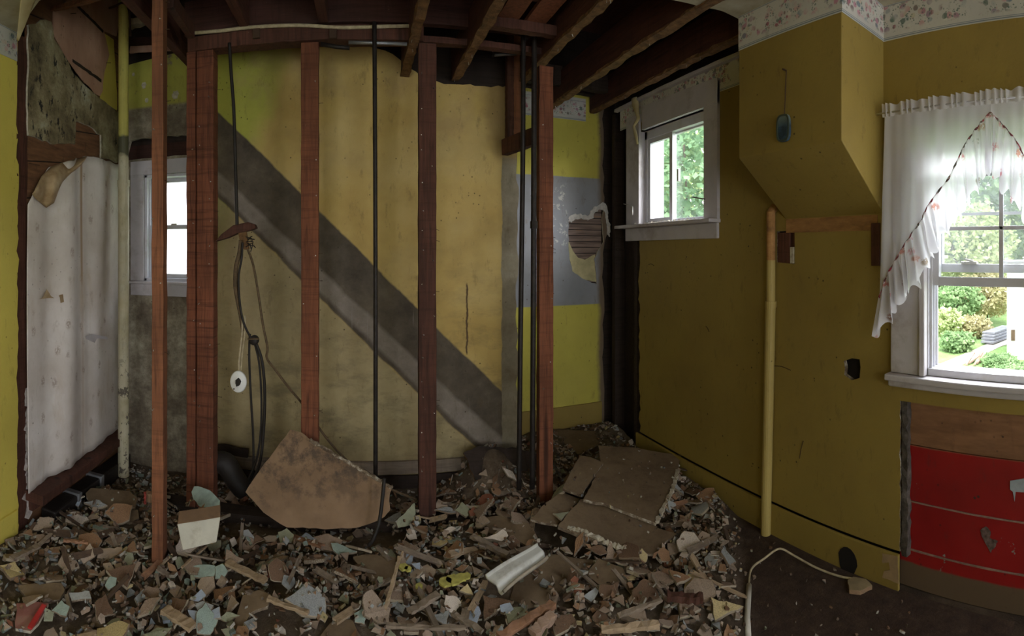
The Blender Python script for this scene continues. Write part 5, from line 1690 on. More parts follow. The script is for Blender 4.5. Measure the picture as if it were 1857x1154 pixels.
plate('flat_board', [(30, 1095), (70, 1092), (88, 1095), (70, 1130), (55, 1145), (28, 1140)], onZ(60, 1115, 0.12), (0.05, -0.2, 1), 0.012, RD, 'red faced slab in the front left corner of the rubble', 'plaster slab', 0.03, 0.004)
MB().beam(onZ(80, 1098, 0.135), onZ(54, 1140, 0.125), 0.018, 0.006).build('bright_red_strip', plain('bright_red_paint', (0.42, 0.03, 0.03), 0.6), bpy.data.objects[max(o.name for o in bpy.data.objects if o.name.startswith('flat_board'))])

# torn pale lips along two of the flat boards
fbs = {o['label'][:18]: o for o in bpy.data.objects if o.name.startswith('flat_board')}
b = MB()
zz = lambda x, y, dz: onP(x, y, cB + Vector((0, 0, dz)), nrm)
P_ = [(1229, 853), (1219, 890), (1201, 925), (1191, 948)]
for q, r_ in zip(P_, P_[1:]):
    b.beam(zz(*q, .002), zz(*r_, .002), 0.020, 0.010, n=9, jit=0.005, rnd=rb)
b.build('torn_lip', M['plaster_edge'], [o for k, o in fbs.items() if k.startswith('large square')][0])
b = MB()
P_ = [(1030, 956), (1062, 966), (1100, 984), (1130, 995), (1156, 1000)]
for q, r_ in zip(P_, P_[1:]):
    b.beam(zz(*q, -.022), zz(*r_, -.022), 0.022, 0.012, n=9, jit=0.006, rnd=rb)
b.build('torn_lip', M['plaster_edge'], [o for k, o in fbs.items() if k.startswith('grey brown board i')][0])

# white block left
e_ = empty('plaster_block', tuple(onZ(355, 980, 0.12)), 'cream sided gypsum block behind the foot of the freestanding stud', 'plaster block')
f4 = [onY(326, 962, 2.30), onY(400, 947, 2.38), onY(394, 985, 2.36), onY(340, 1002, 2.28)]
f4 = [at(321, 951, 2.20), at(400, 938, 2.26), at(393, 984, 2.20), at(331, 999, 2.14)]
bk4 = [q + Vector((-0.025, 0.085, 0.012)) for q in f4]
bb = MB()
bb.v = [tuple(q) for q in f4 + bk4]
bb.f = [(0, 1, 2, 3), (7, 6, 5, 4), (0, 4, 5, 1), (1, 5, 6, 2), (2, 6, 7, 3), (3, 7, 4, 0)]
bb.m = [0, 1, 1, 1, 1, 2]
bb.build('block', [plain('cream_gypsum_face', (0.52, 0.49, 0.40), 0.9, var=0.1, scale=10, dirt=(0.3, 0.25, 0.18)), M['board_brown'], plain('orange_brown_paper', (0.34, 0.18, 0.08), 0.9)], e_, bevel=0.004)

# colours of painted fragments
PC = {
    'grey brown': (0.27, 0.215, 0.165), 'taupe': (0.34, 0.285, 0.225), 'off white': (0.56, 0.53, 0.47), 'pale teal': (0.25, 0.34, 0.31), 'pale blue': (0.29, 0.36, 0.44),
    'sage green': (0.25, 0.28, 0.20), 'dark brown': (0.13, 0.085, 0.055), 'cream yellow': (0.50, 0.44, 0.24), 'blue grey': (0.31, 0.35, 0.36), 'rust red': (0.22, 0.095, 0.06), 'warm brown': (0.27, 0.17, 0.10)}
PC = {k: (min(1, c[0] * 1.10), c[1] * .99, c[2] * .95) for k, c in PC.items()}
FM = {k: plain(k.replace(' ', '_') + '_fragment_face', c, 0.92, var=0.22, scale=16, bump=0.35, dirt=tuple(x * 0.35 for x in c)) for k, c in PC.items()}
EM = [M['torn_edge'], plain('tan_plaster_edge', (0.30, 0.245, 0.18), 0.95, var=0.3, scale=40), plain('brown_plaster_edge', (0.19, 0.135, 0.09), 0.95, var=0.3, scale=40)]


def frag(pix, z, nrm, colour, label, t=0.011, name='plaster_fragment', cat='plaster fragment', step=0.02, amp=0.004):
    cx_, cy_ = sum(q[0] for q in pix) / len(pix), sum(q[1] for q in pix) / len(pix)
    return plate(name, pix, onZ(cx_, cy_, z), nrm, t, [FM[colour], EM[rb.randrange(2)]], label, cat, step, amp)


o = frag([(347, 893), (352, 882), (366, 884), (385, 893), (399, 908), (398, 922), (380, 923), (360, 918), (350, 905)], 0.24, (-0.1, -0.75, 0.6), 'pale teal', 'largest teal green plaster fragment, standing behind the cream block')
frag([(350, 1027), (362, 1024), (390, 1026), (388, 1046), (352, 1046)], 0.15, (0.0, -0.45, 1), 'pale teal', 'square teal fragment right of the freestanding stud foot, left one of a pair')
frag([(390, 1028), (404, 1022), (414, 1036), (405, 1050), (390, 1050)], 0.15, (0.15, -0.5, 1), 'pale teal', 'teal fragment with a cream smear, right one of the pair by the stud foot')
frag([(342, 1088), (365, 1068), (374, 1080), (360, 1092)], 0.16, (0.2, -0.5, 1), 'pale blue', 'pointed pale blue fragment tilted up among blue grey ones')
frag([(348, 1095), (368, 1090), (388, 1098), (378, 1112), (360, 1110)], 0.15, (0.0, -0.4, 1), 'blue grey', 'blue grey fragment in the middle of the blue cluster left of the long brown slab')
frag([(340, 1106), (358, 1108), (366, 1122), (350, 1124)], 0.14, (0.05, -0.45, 1), 'pale blue', 'small pale blue fragment at the lower edge of the blue cluster')
frag([(380, 1110), (398, 1100), (400, 1120), (382, 1124)], 0.14, (-0.2, -0.45, 1), 'pale blue', 'pale blue fragment at the right of the blue cluster')
frag([(124, 1075), (162, 1072), (166, 1086), (130, 1090)], 0.14, (0.0, -0.35, 1), 'blue grey', 'oblong blue grey fragment right of the dark brown slab')
frag([(93, 1108), (112, 1088), (127, 1100), (120, 1118)], 0.14, (0.1, -0.4, 1), 'pale teal', 'teal fragment between the red faced slab and the oblong blue grey one')
frag([(190, 1062), (200, 1045), (212, 1048), (210, 1062), (196, 1070)], 0.14, (0.1, -0.4, 1), 'pale teal', 'teal fragment left of the foot of the freestanding stud')
frag([(108, 962), (118, 955), (140, 965), (145, 975), (115, 975)], 0.12, (0.1, -0.5, 1), 'blue grey', 'blue grey fragment in front of the short post stub')
frag([(175, 995), (222, 993), (222, 1002), (200, 1014), (176, 1012)], 0.12, (0.0, -0.3, 1), 'taupe', 'oblong pale slab piece between the ledge and the stud foot', t=0.02)
frag([(186, 1022), (200, 1020), (210, 1038), (198, 1044)], 0.13, (0.05, -0.4, 1), 'taupe', 'left one of two upright taupe pieces by the stud foot', t=0.015)
frag([(206, 1024), (220, 1020), (228, 1036), (214, 1042)], 0.13, (0.05, -0.4, 1), 'taupe', 'right one of two upright taupe pieces by the stud foot', t=0.015)
frag([(560, 975), (596, 968), (622, 980), (610, 1000), (575, 995)], 0.12, (0.0, -0.25, 1), 'grey brown', 'dark green tinged piece in front of the fallen board')
frag([(504, 965), (520, 958), (533, 970), (528, 985), (508, 985)], 0.13, (0.0, -0.5, 1), 'sage green', 'round edged dark green fragment at the near edge of the fallen board')
frag([(432, 962), (450, 960), (467, 980), (455, 984)], 0.13, (0.1, -0.4, 1), 'blue grey', 'blue grey fragment left of the fallen board foot')
frag([(600, 985), (612, 985), (648, 1000), (615, 1008), (604, 998)], 0.12, (0.0, -0.35, 1), 'pale teal', 'pointed teal fragment with a cream patch in front of the fallen board')
frag([(735, 990), (745, 985), (762, 996), (760, 1006), (738, 998)], 0.12, (0.0, -0.4, 1), 'pale blue', 'pale blue fragment in front of the right end of the fallen board')
frag([(745, 1022), (762, 1020), (760, 1040)], 0.12, (0.0, -0.4, 1), 'pale blue', 'triangular blue fragment beside the yellow scraps')
frag([(738, 1002), (752, 1003), (745, 1025), (730, 1020)], 0.12, (0.0, -0.3, 1), 'pale blue', 'dull blue fragment between the splinter and the yellow scraps')
frag([(875, 975), (900, 968), (917, 957), (922, 972), (910, 982)], 0.14, (0.0, -0.4, 1), 'off white', 'white triangular plaster fragment behind the white trough', t=0.02)
frag([(800, 962), (820, 955), (828, 958), (815, 966)], 0.12, (0.0, -0.4, 1), 'off white', 'small white curled chip behind the white triangular fragment')
frag([(906, 1098), (925, 1093), (932, 1105), (922, 1114), (908, 1110)], 0.12, (0.0, -0.3, 1), 'pale blue', 'pale blue fragment near the bottom between trough and orange plank')
frag([(1058, 1082), (1080, 1065), (1086, 1072), (1072, 1092)], 0.10, (0.1, -0.3, 1), 'blue grey', 'blue grey fragment in front of the kite shaped board')
frag([(1128, 1108), (1150, 1100), (1170, 1108), (1178, 1130), (1160, 1132)], 0.08, (0.0, -0.2, 1), 'taupe', 'broad taupe fragment near the bottom, left of the floor tube')
frag([(1240, 1045), (1262, 1035), (1270, 1052), (1255, 1070), (1240, 1068)], 0.08, (0.0, -0.2, 1), 'cream yellow', 'cream fragment with an off white top in the right part of the rubble', t=0.03)
frag([(1288, 1000), (1312, 998), (1315, 1012), (1290, 1012)], 0.07, (0.0, -0.2, 1), 'off white', 'small square off white piece near the clean floor', t=0.012)
frag([(1232, 1008), (1245, 992), (1254, 1000), (1244, 1014)], 0.08, (0.0, -0.2, 1), 'off white', 'bright chalky lump left of the small square white piece', t=0.02)
frag([(1210, 985), (1232, 984), (1235, 1000), (1214, 1008)], 0.07, (0.0, -0.1, 1), 'taupe', 'crumbly tan plaster piece beside the torn brown scrap', t=0.02)
frag([(1238, 968), (1262, 965), (1275, 980), (1262, 992), (1245, 982)], 0.07, (0.1, -0.2, 1), 'grey brown', 'hexagonal brown fragment behind the chalky lump', t=0.014)
frag([(718, 945), (735, 930), (752, 912), (754, 932), (745, 952), (722, 958)], 0.14, (0.5, -0.6, 0.6), 'sage green', 'olive fragment standing on edge right of the fallen board')
frag([(788, 920), (795, 905), (808, 912), (818, 925), (800, 928)], 0.12, (0.0, -0.5, 1), 'taupe', 'pointed taupe fragment at the foot of the nail studded stud')
frag([(825, 925), (838, 910), (858, 930), (845, 938)], 0.12, (0.0, -0.4, 1), 'sage green', 'sage fragment right of the pointed one by the nail studded stud')
for k, (x, y, s) in enumerate(((858, 928, 9), (1042, 1052, 8), (1048, 1072, 8))):
    frag([(x - s, y), (x, y - s), (x + s, y - 2), (x + s * .6, y + s * .8), (x - s * .5, y + s)], 0.12, (0.1, -0.4, 1), 'rust red', ('rust red crumb lying behind the white triangular fragment', 'rust red crumb left of the kite shaped board, upper one', 'rust red crumb left of the kite shaped board, lower one')[k], t=0.016)

# brick chunk
q = onZ(510, 1036, 0.15)
e_ = tag(MB().beam(onZ(486, 1034, 0.14), onZ(534, 1038, 0.14), 0.06, 0.032, n=5, jit=0.002, rnd=rb).build('brick_chunk', plain('dull_red_brick', (0.24, 0.085, 0.05), 0.9, var=0.3, scale=30, dirt=(0.3, 0.2, 0.14)), bevel=0.004), 'dull red brick chunk lying in front of the fallen board', 'brick')
HM[int((q.y - .05 - GY0) / GS):int((q.y + .05 - GY0) / GS), int((q.x - .08 - GX0) / GS):int((q.x + .08 - GX0) / GS)] = 0.16

# white trough piece
T = [onZ(880, 1048, 0.165), onZ(974, 988, 0.185), onZ(993, 1009, 0.18), onZ(914, 1074, 0.16)]
e_ = empty('trough_piece', tuple((T[0] + T[2]) / 2), 'greyish white trough shaped piece lying diagonally in the middle of the rubble', 'gutter piece')


def trough(u, v):
    a, c = T[0].lerp(T[1], u), T[3].lerp(T[2], u)
    m = a.lerp(c, v)
    tab = ((0, 0.012), (0.08, 0.0), (0.62, 0.004), (0.72, -0.016), (0.88, -0.018), (1.0, 0.004))
    for (p_, q_), (r_, s_) in zip(tab, tab[1:]):
        if v <= r_:
            h = q_ + (s_ - q_) * (v - p_) / (r_ - p_)
            break
    return m + Vector((0, 0, h + 0.005 * math.sin(u * 5)))


MB().grid(trough, 26, 14).build('shell', plain('dirty_white_glaze', (0.54, 0.53, 0.50), 0.7, var=0.1, scale=7, dirt=(0.22, 0.17, 0.12)), e_, smooth=True, solid=0.010)
b = MB()
for k in (0,):
    b.tube([trough(i / 20, 0.97) + Vector((0, -0.002, 0.002)) for i in range(21)], 0.007, 8)
b.build('groove_lip', plain('grimy_lip', (0.30, 0.25, 0.19), 0.8, var=0.3, scale=20), e_, smooth=True)
for j in range(NY):
    for i in range(NX):
        P_ = (xs[i], ysg[j])
        if math.hypot(P_[0] - (T[0].x + T[2].x) / 2, P_[1] - (T[0].y + T[2].y) / 2) < 0.16:
            MASK[j, i] = 2


def stick(pa, pb, w, h, mat, label, name='lath_piece', cat='wood strip', jit=0.003):
    o = MB().beam(pa, pb, w, h, n=10, jit=jit, rnd=rb).build(name, M.get(mat, mat), origin=tuple(pa), bevel=0.001)
    return tag(o, label, cat)


M['pale_wood'] = m_wood('pale_split_wood', (0.42, 0.30, 0.19), 'X', dark=0.6)
M['grey_wood'] = m_wood('grey_old_lath', (0.25, 0.19, 0.14), 'X', dark=0.5)
M['dark_lath'] = m_wood('dark_brown_lath', (0.10, 0.062, 0.040), 'X', dark=0.5)
M['orange_wood'] = m_wood('orange_split_wood', (0.32, 0.165, 0.095), 'X', dark=0.5)
M['pink_wood'] = m_wood('pinkish_split_wood', (0.38, 0.25, 0.18), 'X', dark=0.6)
stick(at(725, 1010, 2.06), at(697, 1112, 1.89), 0.014, 0.012, 'pale_wood', 'pale splinter of wood standing up left of the yellow scraps')
stick(at(730, 1000, 2.10), at(726, 1018, 2.06), 0.008, 0.006, 'pale_wood', 'thin splinter tip beside the top of the pale splinter')
stick(onZ(1003, 1095, 0.16), onZ(905, 1156, 0.15), 0.035, 0.018, 'orange_wood', 'orange brown split plank at the bottom centre', jit=0.005)
stick(onZ(1003, 1115, 0.16), onZ(965, 1152, 0.15), 0.038, 0.02, 'pink_wood', 'pinkish split wood chunk right of the orange brown plank', jit=0.006)
stick(onZ(412, 1020, 0.16), onZ(482, 1055, 0.15), 0.035, 0.012, 'pale_wood', 'flat pale lath running right from the teal pair', jit=0.003)
stick(onZ(742, 1110, 0.16), onZ(795, 1078, 0.15), 0.03, 0.012, 'grey_wood', 'grey brown lath left of the bottom centre, lying alone on dust', jit=0.003)
stick(onZ(820, 1112, 0.16), onZ(875, 1146, 0.15), 0.022, 0.010, 'grey_wood', 'grey brown lath sloping down to the bottom edge', jit=0.003)
stick(onZ(700, 1135, 0.16), onZ(845, 1138, 0.15), 0.016, 0.010, 'grey_wood', 'long thin grey strip along the bottom edge, left of the orange plank', jit=0.003)
stick(onZ(856, 972, 0.16), onZ(922, 1008, 0.15), 0.03, 0.014, 'grey_wood', 'grooved grey lath between the white triangular fragment and the trough', jit=0.004)
stick(onZ(298, 1104, 0.16), onZ(350, 1138, 0.15), 0.045, 0.012, 'pale_wood', 'short wide pale board left of the blue cluster, lower left', jit=0.003)
stick(onZ(485, 1086, 0.16), onZ(560, 1112, 0.15), 0.02, 0.012, 'pale_wood', 'pale lath right of the long brown slab', jit=0.003)
stick(onZ(330, 1030, 0.16), onZ(375, 990, 0.15), 0.010, 0.006, 'pale_wood', 'thin broken strip leaning by the cream block', jit=0.002)
stick(onZ(1090, 1142, 0.16), onZ(1195, 1133, 0.15), 0.028, 0.016, 'pale_wood', 'pale round edged stick near the bottom, left of the floor tube', jit=0.003)
stick(onZ(1120, 1118, 0.16), onZ(1200, 1088, 0.15), 0.018, 0.010, 'grey_wood', 'dark thin strip above the pale round edged stick', jit=0.003)
stick(onZ(1210, 1082, 0.16), onZ(1275, 1085, 0.15), 0.035, 0.02, 'stud_dark', 'dark broken wood chunk right of the dark thin strip', jit=0.005)
stick(onZ(20, 1014, 0.16), onZ(70, 990, 0.15), 0.03, 0.010, 'grey_wood', 'grey strip by the baseboard of the bright yellow wall')
stick(onZ(115, 980, 0.16), onZ(160, 985, 0.15), 0.014, 0.01, 'rust_wood' if 'rust_wood' in M else 'orange_wood', 'reddish thin stick in front of the short post stub')
stick(at(1000, 750 + 85, 2.95), at(1020, 872, 2.75), 0.010, 0.010, 'iron', 'thin dark rod leaning on the ochre board piece', name='metal_rod', cat='rod')
stick(at(265, 900, 2.75), at(292, 905, 2.7), 0.04, 0.05, 'board_brown', 'brown brick sized block behind the freestanding stud', name='timber_block', cat='wood block')
stick(at(263, 892, 2.72), at(263, 915, 2.70), 0.012, 0.01, plain('dark_red_end', (0.25, 0.04, 0.03), 0.8), 'small dark red stick at the end of the brown block behind the freestanding stud', name='stick', cat='stick')

# yellow scraps
b = MB()
for (x, y, s) in ((808, 1058, 9), (822, 1054, 10), (836, 1050, 8), (846, 1047, 6), (760, 1066, 5), (732, 1031, 7), (740, 1034, 5)):
    q = onZ(x, y, 0.13)
    r_ = s / 900 * 2.2 * 1.3
    b.slab([ragloop([(q.x + r_ * math.cos(a), q.y + r_ * math.sin(a) * 1.1) for a in (0.2, 1.2, 2.3, 3.3, 4.4, 5.4)], 0.012, 0.004, rb)], lambda u, v, w, z=q.z: Vector((u, v, z + w + 0.1 * (v - 2))) if False else Vector((u, v, z + w)), 0.008)
tag(b.build('yellow_scraps', plain('yellow_scraps_paint', (0.42, 0.38, 0.10), 0.9, var=0.3, scale=30)), 'yellow paint scraps scattered right of the pale splinter', 'paint scraps', kind='stuff')

# black rounded bundle and the dark things behind the fallen board
c = onY(408, 872, 2.74)
b = MB()
prof = smooth_path([c + Vector((-.06, 0, .09)), c + Vector((0.0, 0, .10)), c + Vector((.06, 0.0, .02)), c + Vector((.12, 0, -.06))], 5)
b.tube(prof, [0.05, 0.056, 0.058, 0.06, 0.06, 0.062, 0.062, 0.062, 0.06, 0.06, 0.06, 0.06, 0.058, 0.056, 0.05, 0.045], 16)
tag(b.build('black_duct_hose', M['black'], smooth=True), 'black bulky hose slumped between the doubled studs and the fallen board', 'hose')
tag(MB().beam(onY(395, 812, 3.05), onY(450, 822, 3.05), 0.02, 0.05, n=5, jit=0.004, rnd=rb).build('charred_strip', M['black_wood']), 'charred wood strip at the foot of the faded wall, behind the doubled studs', 'wood strip')
# old black baseboard planks on the back wall
zt_ = onY(700, 838, YB - 0.02).z
for k, (z_, lab) in enumerate(((zt_ - 0.04, 'upper dark board along the foot of the faded back wall'), (zt_ - 0.125, 'lower dark board along the foot of the faded back wall'))):
    b = MB().beam((onY(392, 840, YB).x, YB - 0.012 - 0.012 * k, z_), (onY(860, 840, YB).x, YB - 0.012 - 0.012 * k, z_ + 0.0), 0.018, 0.078, n=20, jit=0.0015, rnd=rb)
    tag(b.build('plinth_board', M['black_wood' if k else 'grey_wood']), lab, 'board')
b = MB().beam((-1.2, YP, 0.045), (1.05, YP, 0.045), 0.10, 0.06, n=20, jit=0.003, rnd=rb)
tag(b.build('bottom_plate', M['black_wood']), 'dark bottom plate under the row of partition studs, mostly buried', 'timber')
o = plate('sloping_board', [(840, 822), (872, 808), (935, 812), (985, 825), (990, 850), (900, 862), (862, 872)], onY(900, 835, 2.92), (0.1, -0.75, 0.6), 0.012, [M['black_wood'], M['lathdust']], 'dark splintered board lying over the dirt heap behind the black pipes', 'board', 0.03, 0.008)

# floor tube, cord and its pale end at the right
pts = [onZ(1357, 1160, 0.02), onZ(1355, 1120, 0.02), onZ(1357, 1085, 0.02), onZ(1358, 1062, 0.02)]
tag(MB().tube(pts, 0.0125, 12).build('white_floor_tube', plain('grey_white_tube', (0.50, 0.46, 0.40), 0.6, var=0.1, dirt=(0.3, 0.25, 0.18)), smooth=True), 'greyish white tube on the floor, running out of the picture at the bottom', 'tube')
pts = smooth_path([onZ(1358, 1066, 0.02), onZ(1360, 1040, 0.02), onZ(1368, 1026, 0.03), onZ(1385, 1014, 0.04), onZ(1405, 999, 0.05), onZ(1418, 996, 0.05), onZ(1440, 1008, 0.03), onZ(1480, 1030, 0.015), onZ(1520, 1045, 0.012), onZ(1552, 1052, 0.012), onZ(1578, 1066, 0.012)], 7)
tag(MB().tube(pts, 0.005, 8).build('beige_cable', M['cable_pale'], smooth=True), 'thin beige cord looping over the floor from the white tube towards the charred hole', 'cord')
plate('pale_clod', [(1537, 1052), (1548, 1046), (1570, 1050), (1582, 1062), (1560, 1072), (1540, 1070)], onZ(1560, 1060, 0.022), (0, 0, 1), 0.02, [plain('pale_clod_face', (0.25, 0.19, 0.11), 0.95), M['board_brown']], 'pale flat clod on the floor beside the end of the beige cord', 'clod', 0.02, 0.003)

# ================================================================== scattered fragments: real pieces dropped on the bed
proto = []
for k in range(20):
    r_ = random.Random(300 + k)
    kind = k % 5
    m = [3, 4, 5, 6, 4][kind]
    asp = [1.0, 0.72, 1.0, 1.0, 0.42][kind]
    ang = [2 * math.pi * (i + r_.uniform(-.22, .22)) / m for i in range(m)]
    L = [(math.cos(a) * r_.uniform(.75, 1.1), math.sin(a) * asp * r_.uniform(.75, 1.1)) for a in ang]
    L2 = ragloop(L, 0.34, 0.07, r_)
    th = r_.uniform(0.10, 0.22)
    wx, wy_ = r_.uniform(-.12, .12), r_.uniform(-.12, .12)
    top_ = [(u * 0.95, v * 0.95) for u, v in L2]
    nL = len(L2)
    tri = tessellate_polygon([[Vector((u, v, 0)) for u, v in L2]])
    wz = lambda u, v: wx * u * u + wy_ * v * v
    bb = MB()
    bb.v = [(u, v, th + wz(u, v)) for u, v in top_] + [(u, v, th * 0.75 + wz(u, v)) for u, v in L2] + [(u * .96, v * .96, wz(u, v)) for u, v in L2]
    bb.f = [tuple(t_) for t_ in tri] + [tuple(2 * nL + i for i in reversed(t_)) for t_ in tri]
    bb.m = [0] * len(tri) + [1] * len(tri)
    for i in range(nL):
        j = (i + 1) % nL
        bb.f += [(i, j, nL + j, nL + i), (nL + i, nL + j, 2 * nL + j, 2 * nL + i)]
        bb.m += [1, 1]
    proto.append((bb.mesh('fragment_shape_%d' % k, [EM[0], EM[1]]), ['triangular', 'four-sided', 'five-sided', 'blunt', 'narrow'][kind], th, asp))

W_LEFT = [('grey brown', 22), ('taupe', 20), ('warm brown', 12), ('dark brown', 8), ('pale teal', 5), ('blue grey', 7), ('pale blue', 2), ('sage green', 6), ('off white', 4), ('cream yellow', 3), ('rust red', 1)]
W_RIGHT = [('grey brown', 24), ('taupe', 22), ('warm brown', 16), ('dark brown', 14), ('off white', 5), ('blue grey', 5), ('sage green', 4), ('cream yellow', 3), ('rust red', 1), ('pale teal', 1)]


def pick(w, r_):
    t_ = r_.uniform(0, sum(k[1] for k in w))
    for c_, k in w:
        t_ -= k
        if t_ <= 0:
            return c_
    return w[0][0]


def region(X, Y):
    th_ = math.atan2(X, Y)
    px = CX + F * th_
    d = math.hypot(X, Y)
    if px < 130:
        s_ = 'near the bright yellow wall'
    elif px < 262:
        s_ = 'by the dark ledge'
    elif px < 345:
        s_ = 'by the freestanding stud'
    elif px < 450:
        s_ = 'by the cream block'
    elif px < 600:
        s_ = 'before the leaning board'
    elif px < 725:
        s_ = 'under the bent cable end'
    elif px < 860:
        s_ = 'before the nail studded stud'
    elif px < 1010:
        s_ = 'around the white trough'
    elif px < 1170:
        s_ = 'before the flat boards'
    else:
        s_ = 'by the right wall'
    dep = ', nearest the viewer' if d < 2.12 else (', midway' if d < 2.45 else ', farther off')
    return s_, dep


def settle(X, Y, r_, th, rr, tilt):
    S = [(X, Y)] + [(X + r_ * math.cos(k * math.pi / 4), Y + r_ * math.sin(k * math.pi / 4)) for k in range(8)]
    hs = [hget(a, c_) for a, c_ in S]
    A = np.array([[a - X, c_ - Y, 1] for a, c_ in S])
    sol = np.linalg.lstsq(A, np.array(hs), rcond=None)[0]
    gx = max(-.7, min(.7, sol[0])) + rr.gauss(0, tilt)
    gy = max(-.7, min(.7, sol[1])) + rr.gauss(0, tilt) + 0.10
    z = max(h - (gx * a[0] + gy * a[1]) for h, a in zip(hs, A)) * 0.6 + (sol[2]) * 0.4
    nrm = Vector((-gx, -gy, 1)).normalized()
    i0, i1 = int((X - r_ * .8 - GX0) / GS), int((X + r_ * .8 - GX0) / GS)
    j0, j1 = int((Y - r_ * .8 - GY0) / GS), int((Y + r_ * .8 - GY0) / GS)
    for j in range(max(0, j0), min(NY, j1 + 1)):
        for i in range(max(0, i0), min(NX, i1 + 1)):
            dx, dy = xs[i] - X, ysg[j] - Y
            if dx * dx + dy * dy < r_ * r_ * .64:
                HM[j, i] = max(HM[j, i], min(z + gx * dx + gy * dy + th, HM[j, i] + 0.03))
    return Vector((X, Y, z)), nrm


def mk(X, Y):
    i, j = int((X - GX0) / GS), int((Y - GY0) / GS)
    return MASK[max(0, min(NY - 1, j)), max(0, min(NX - 1, i))]


STUFF_V, STUFF_F, STUFF_C = [], [], []


def chips(N, rr, rmin, rmax, front=True):
    c0 = 0
    while c0 < N:
        X, Y = rr.uniform(GX0 + .04, GX1 - .04), rr.uniform(0.85, 3.54)
        d = math.hypot(X, Y)
        if d < 1.25 or (X < 1.06 and Y > 3.03):
            continue
        cl_ = clean(X, Y)
        if rr.random() < cl_ * 0.93:
            continue
        if mk(X, Y) and rr.random() < (0.93 if mk(X, Y) == 1 else 0.8):
            continue
        if Y > 2.62 and rr.random() < 0.35:
            continue
        c0 += 1
        r_ = rmin + (rmax - rmin) * rr.random() ** 2
        if cl_ > 0.3 or mk(X, Y) == 1:
            r_ *= 0.5
        th = rr.uniform(0.004, 0.012)
        pos, nrm = settle(X, Y, r_, th * .6, rr, 0.28)
        c_ = PC[pick(W_LEFT if X < 0.5 else W_RIGHT, rr)]
        k_ = rr.uniform(.7, 1.15)
        c_ = tuple(min(1, q * k_) for q in c_)
        e1 = nrm.orthogonal().normalized()
        e2 = nrm.cross(e1)
        m = rr.choice((3, 4, 4, 5))
        asp = rr.choice((1, .8, .5, .25))
        ph = rr.uniform(0, 6.28)
        base_ = len(STUFF_V)
        cs, sn = math.cos(ph), math.sin(ph)
        L = []
        for i in range(m):
            a = 2 * math.pi * (i + rr.uniform(-.25, .25)) / m
            u, v = math.cos(a) * r_ * rr.uniform(.7, 1.1), math.sin(a) * asp * r_ * rr.uniform(.7, 1.1)
            L.append((u * cs - v * sn, u * sn + v * cs))
        for w in (0, th):
            for u, v in L:
                STUFF_V.append(tuple(pos + e1 * u + e2 * v + nrm * w))
        STUFF_F.append(tuple(base_ + m + i for i in range(m)))
        STUFF_C.append(c_)
        STUFF_F.append(tuple(base_ + i for i in reversed(range(m))))
        STUFF_C.append(tuple(q * .7 for q in c_))
        ec = (0.40, 0.36, 0.30) if rr.random() < .4 else tuple(q * .6 for q in c_)
        for i in range(m):
            j = (i + 1) % m
            STUFF_F.append((base_ + i, base_ + j, base_ + m + j, base_ + m + i))
            STUFF_C.append(ec)


chips(5200, random.Random(11), 0.012, 0.034)

used_labels = {}


def scatter(name, N, rr, rmin, rmax, dmin, dmax, cat, group, makelabel, obj_for, tilt):
    c0 = tries = 0
    spots_ = []
    while c0 < N and tries < 60000:
        tries += 1
        d = math.sqrt(rr.uniform(dmin ** 2, dmax ** 2))
        th_ = rr.uniform(-0.735, 0.80)
        X, Y = d * math.sin(th_), d * math.cos(th_)
        r_ = rmin + (rmax - rmin) * rr.random() ** 1.7
        if X - r_ < XL + 0.02 or X + r_ > XR - 0.03 or (Y > 2.9 and X < 1.0):
            continue
        if clean(X, Y) > 0.25 or mk(X, Y):
            continue
        if any(math.hypot(X - a, Y - b_) < (r_ + c_) * 0.55 for a, b_, c_ in spots_):
            continue
        spots_.append((X, Y, r_))
        c0 += 1
        obj_for(X, Y, r_, rr)
    return c0


def size_word(r_):
    return 'small' if r_ < 0.036 else ('medium' if r_ < 0.058 else 'big')


def one_frag(X, Y, r_, rr):
    me, shp, th, asp = proto[rr.randrange(len(proto))]
    colour = pick(W_LEFT if X < 0.45 else W_RIGHT, rr)
    s_, dep = region(X, Y)
    for _ in range(60):
        lab = '%s %s %s plaster fragment %s%s' % (size_word(r_), shp, colour, s_, dep)
        if lab not in used_labels:
            break
        me, shp, th, asp = proto[rr.randrange(len(proto))]
        colour = pick(W_LEFT if X < 0.45 else W_RIGHT, rr)
    used_labels[lab] = 1
    tz = min(th * r_, 0.016)
    pos, nrm = settle(X, Y, r_, tz, rr, 0.20)
    o = bpy.data.objects.new('plaster_fragment', me)
    COL.objects.link(o)
    rot = nrm.to_track_quat('Z', 'Y').to_matrix().to_4x4() @ Matrix.Rotation(rr.uniform(0, 6.28), 4, 'Z')
    o.matrix_world = Matrix.Translation(pos) @ rot @ Matrix.Diagonal((r_, r_, tz / th, 1))
    o.material_slots[0].link = 'OBJECT'
    o.material_slots[0].material = FM[colour]
    o.material_slots[1].link = 'OBJECT'
    o.material_slots[1].material = EM[rr.choice((0, 1, 1, 2))]
    tag(o, lab, 'plaster fragment', 'plaster fragments in the rubble')


scatter('plaster_fragment', 262, random.Random(21), 0.033, 0.085, 1.78, 2.95, '', '', None, one_frag, 0.2)

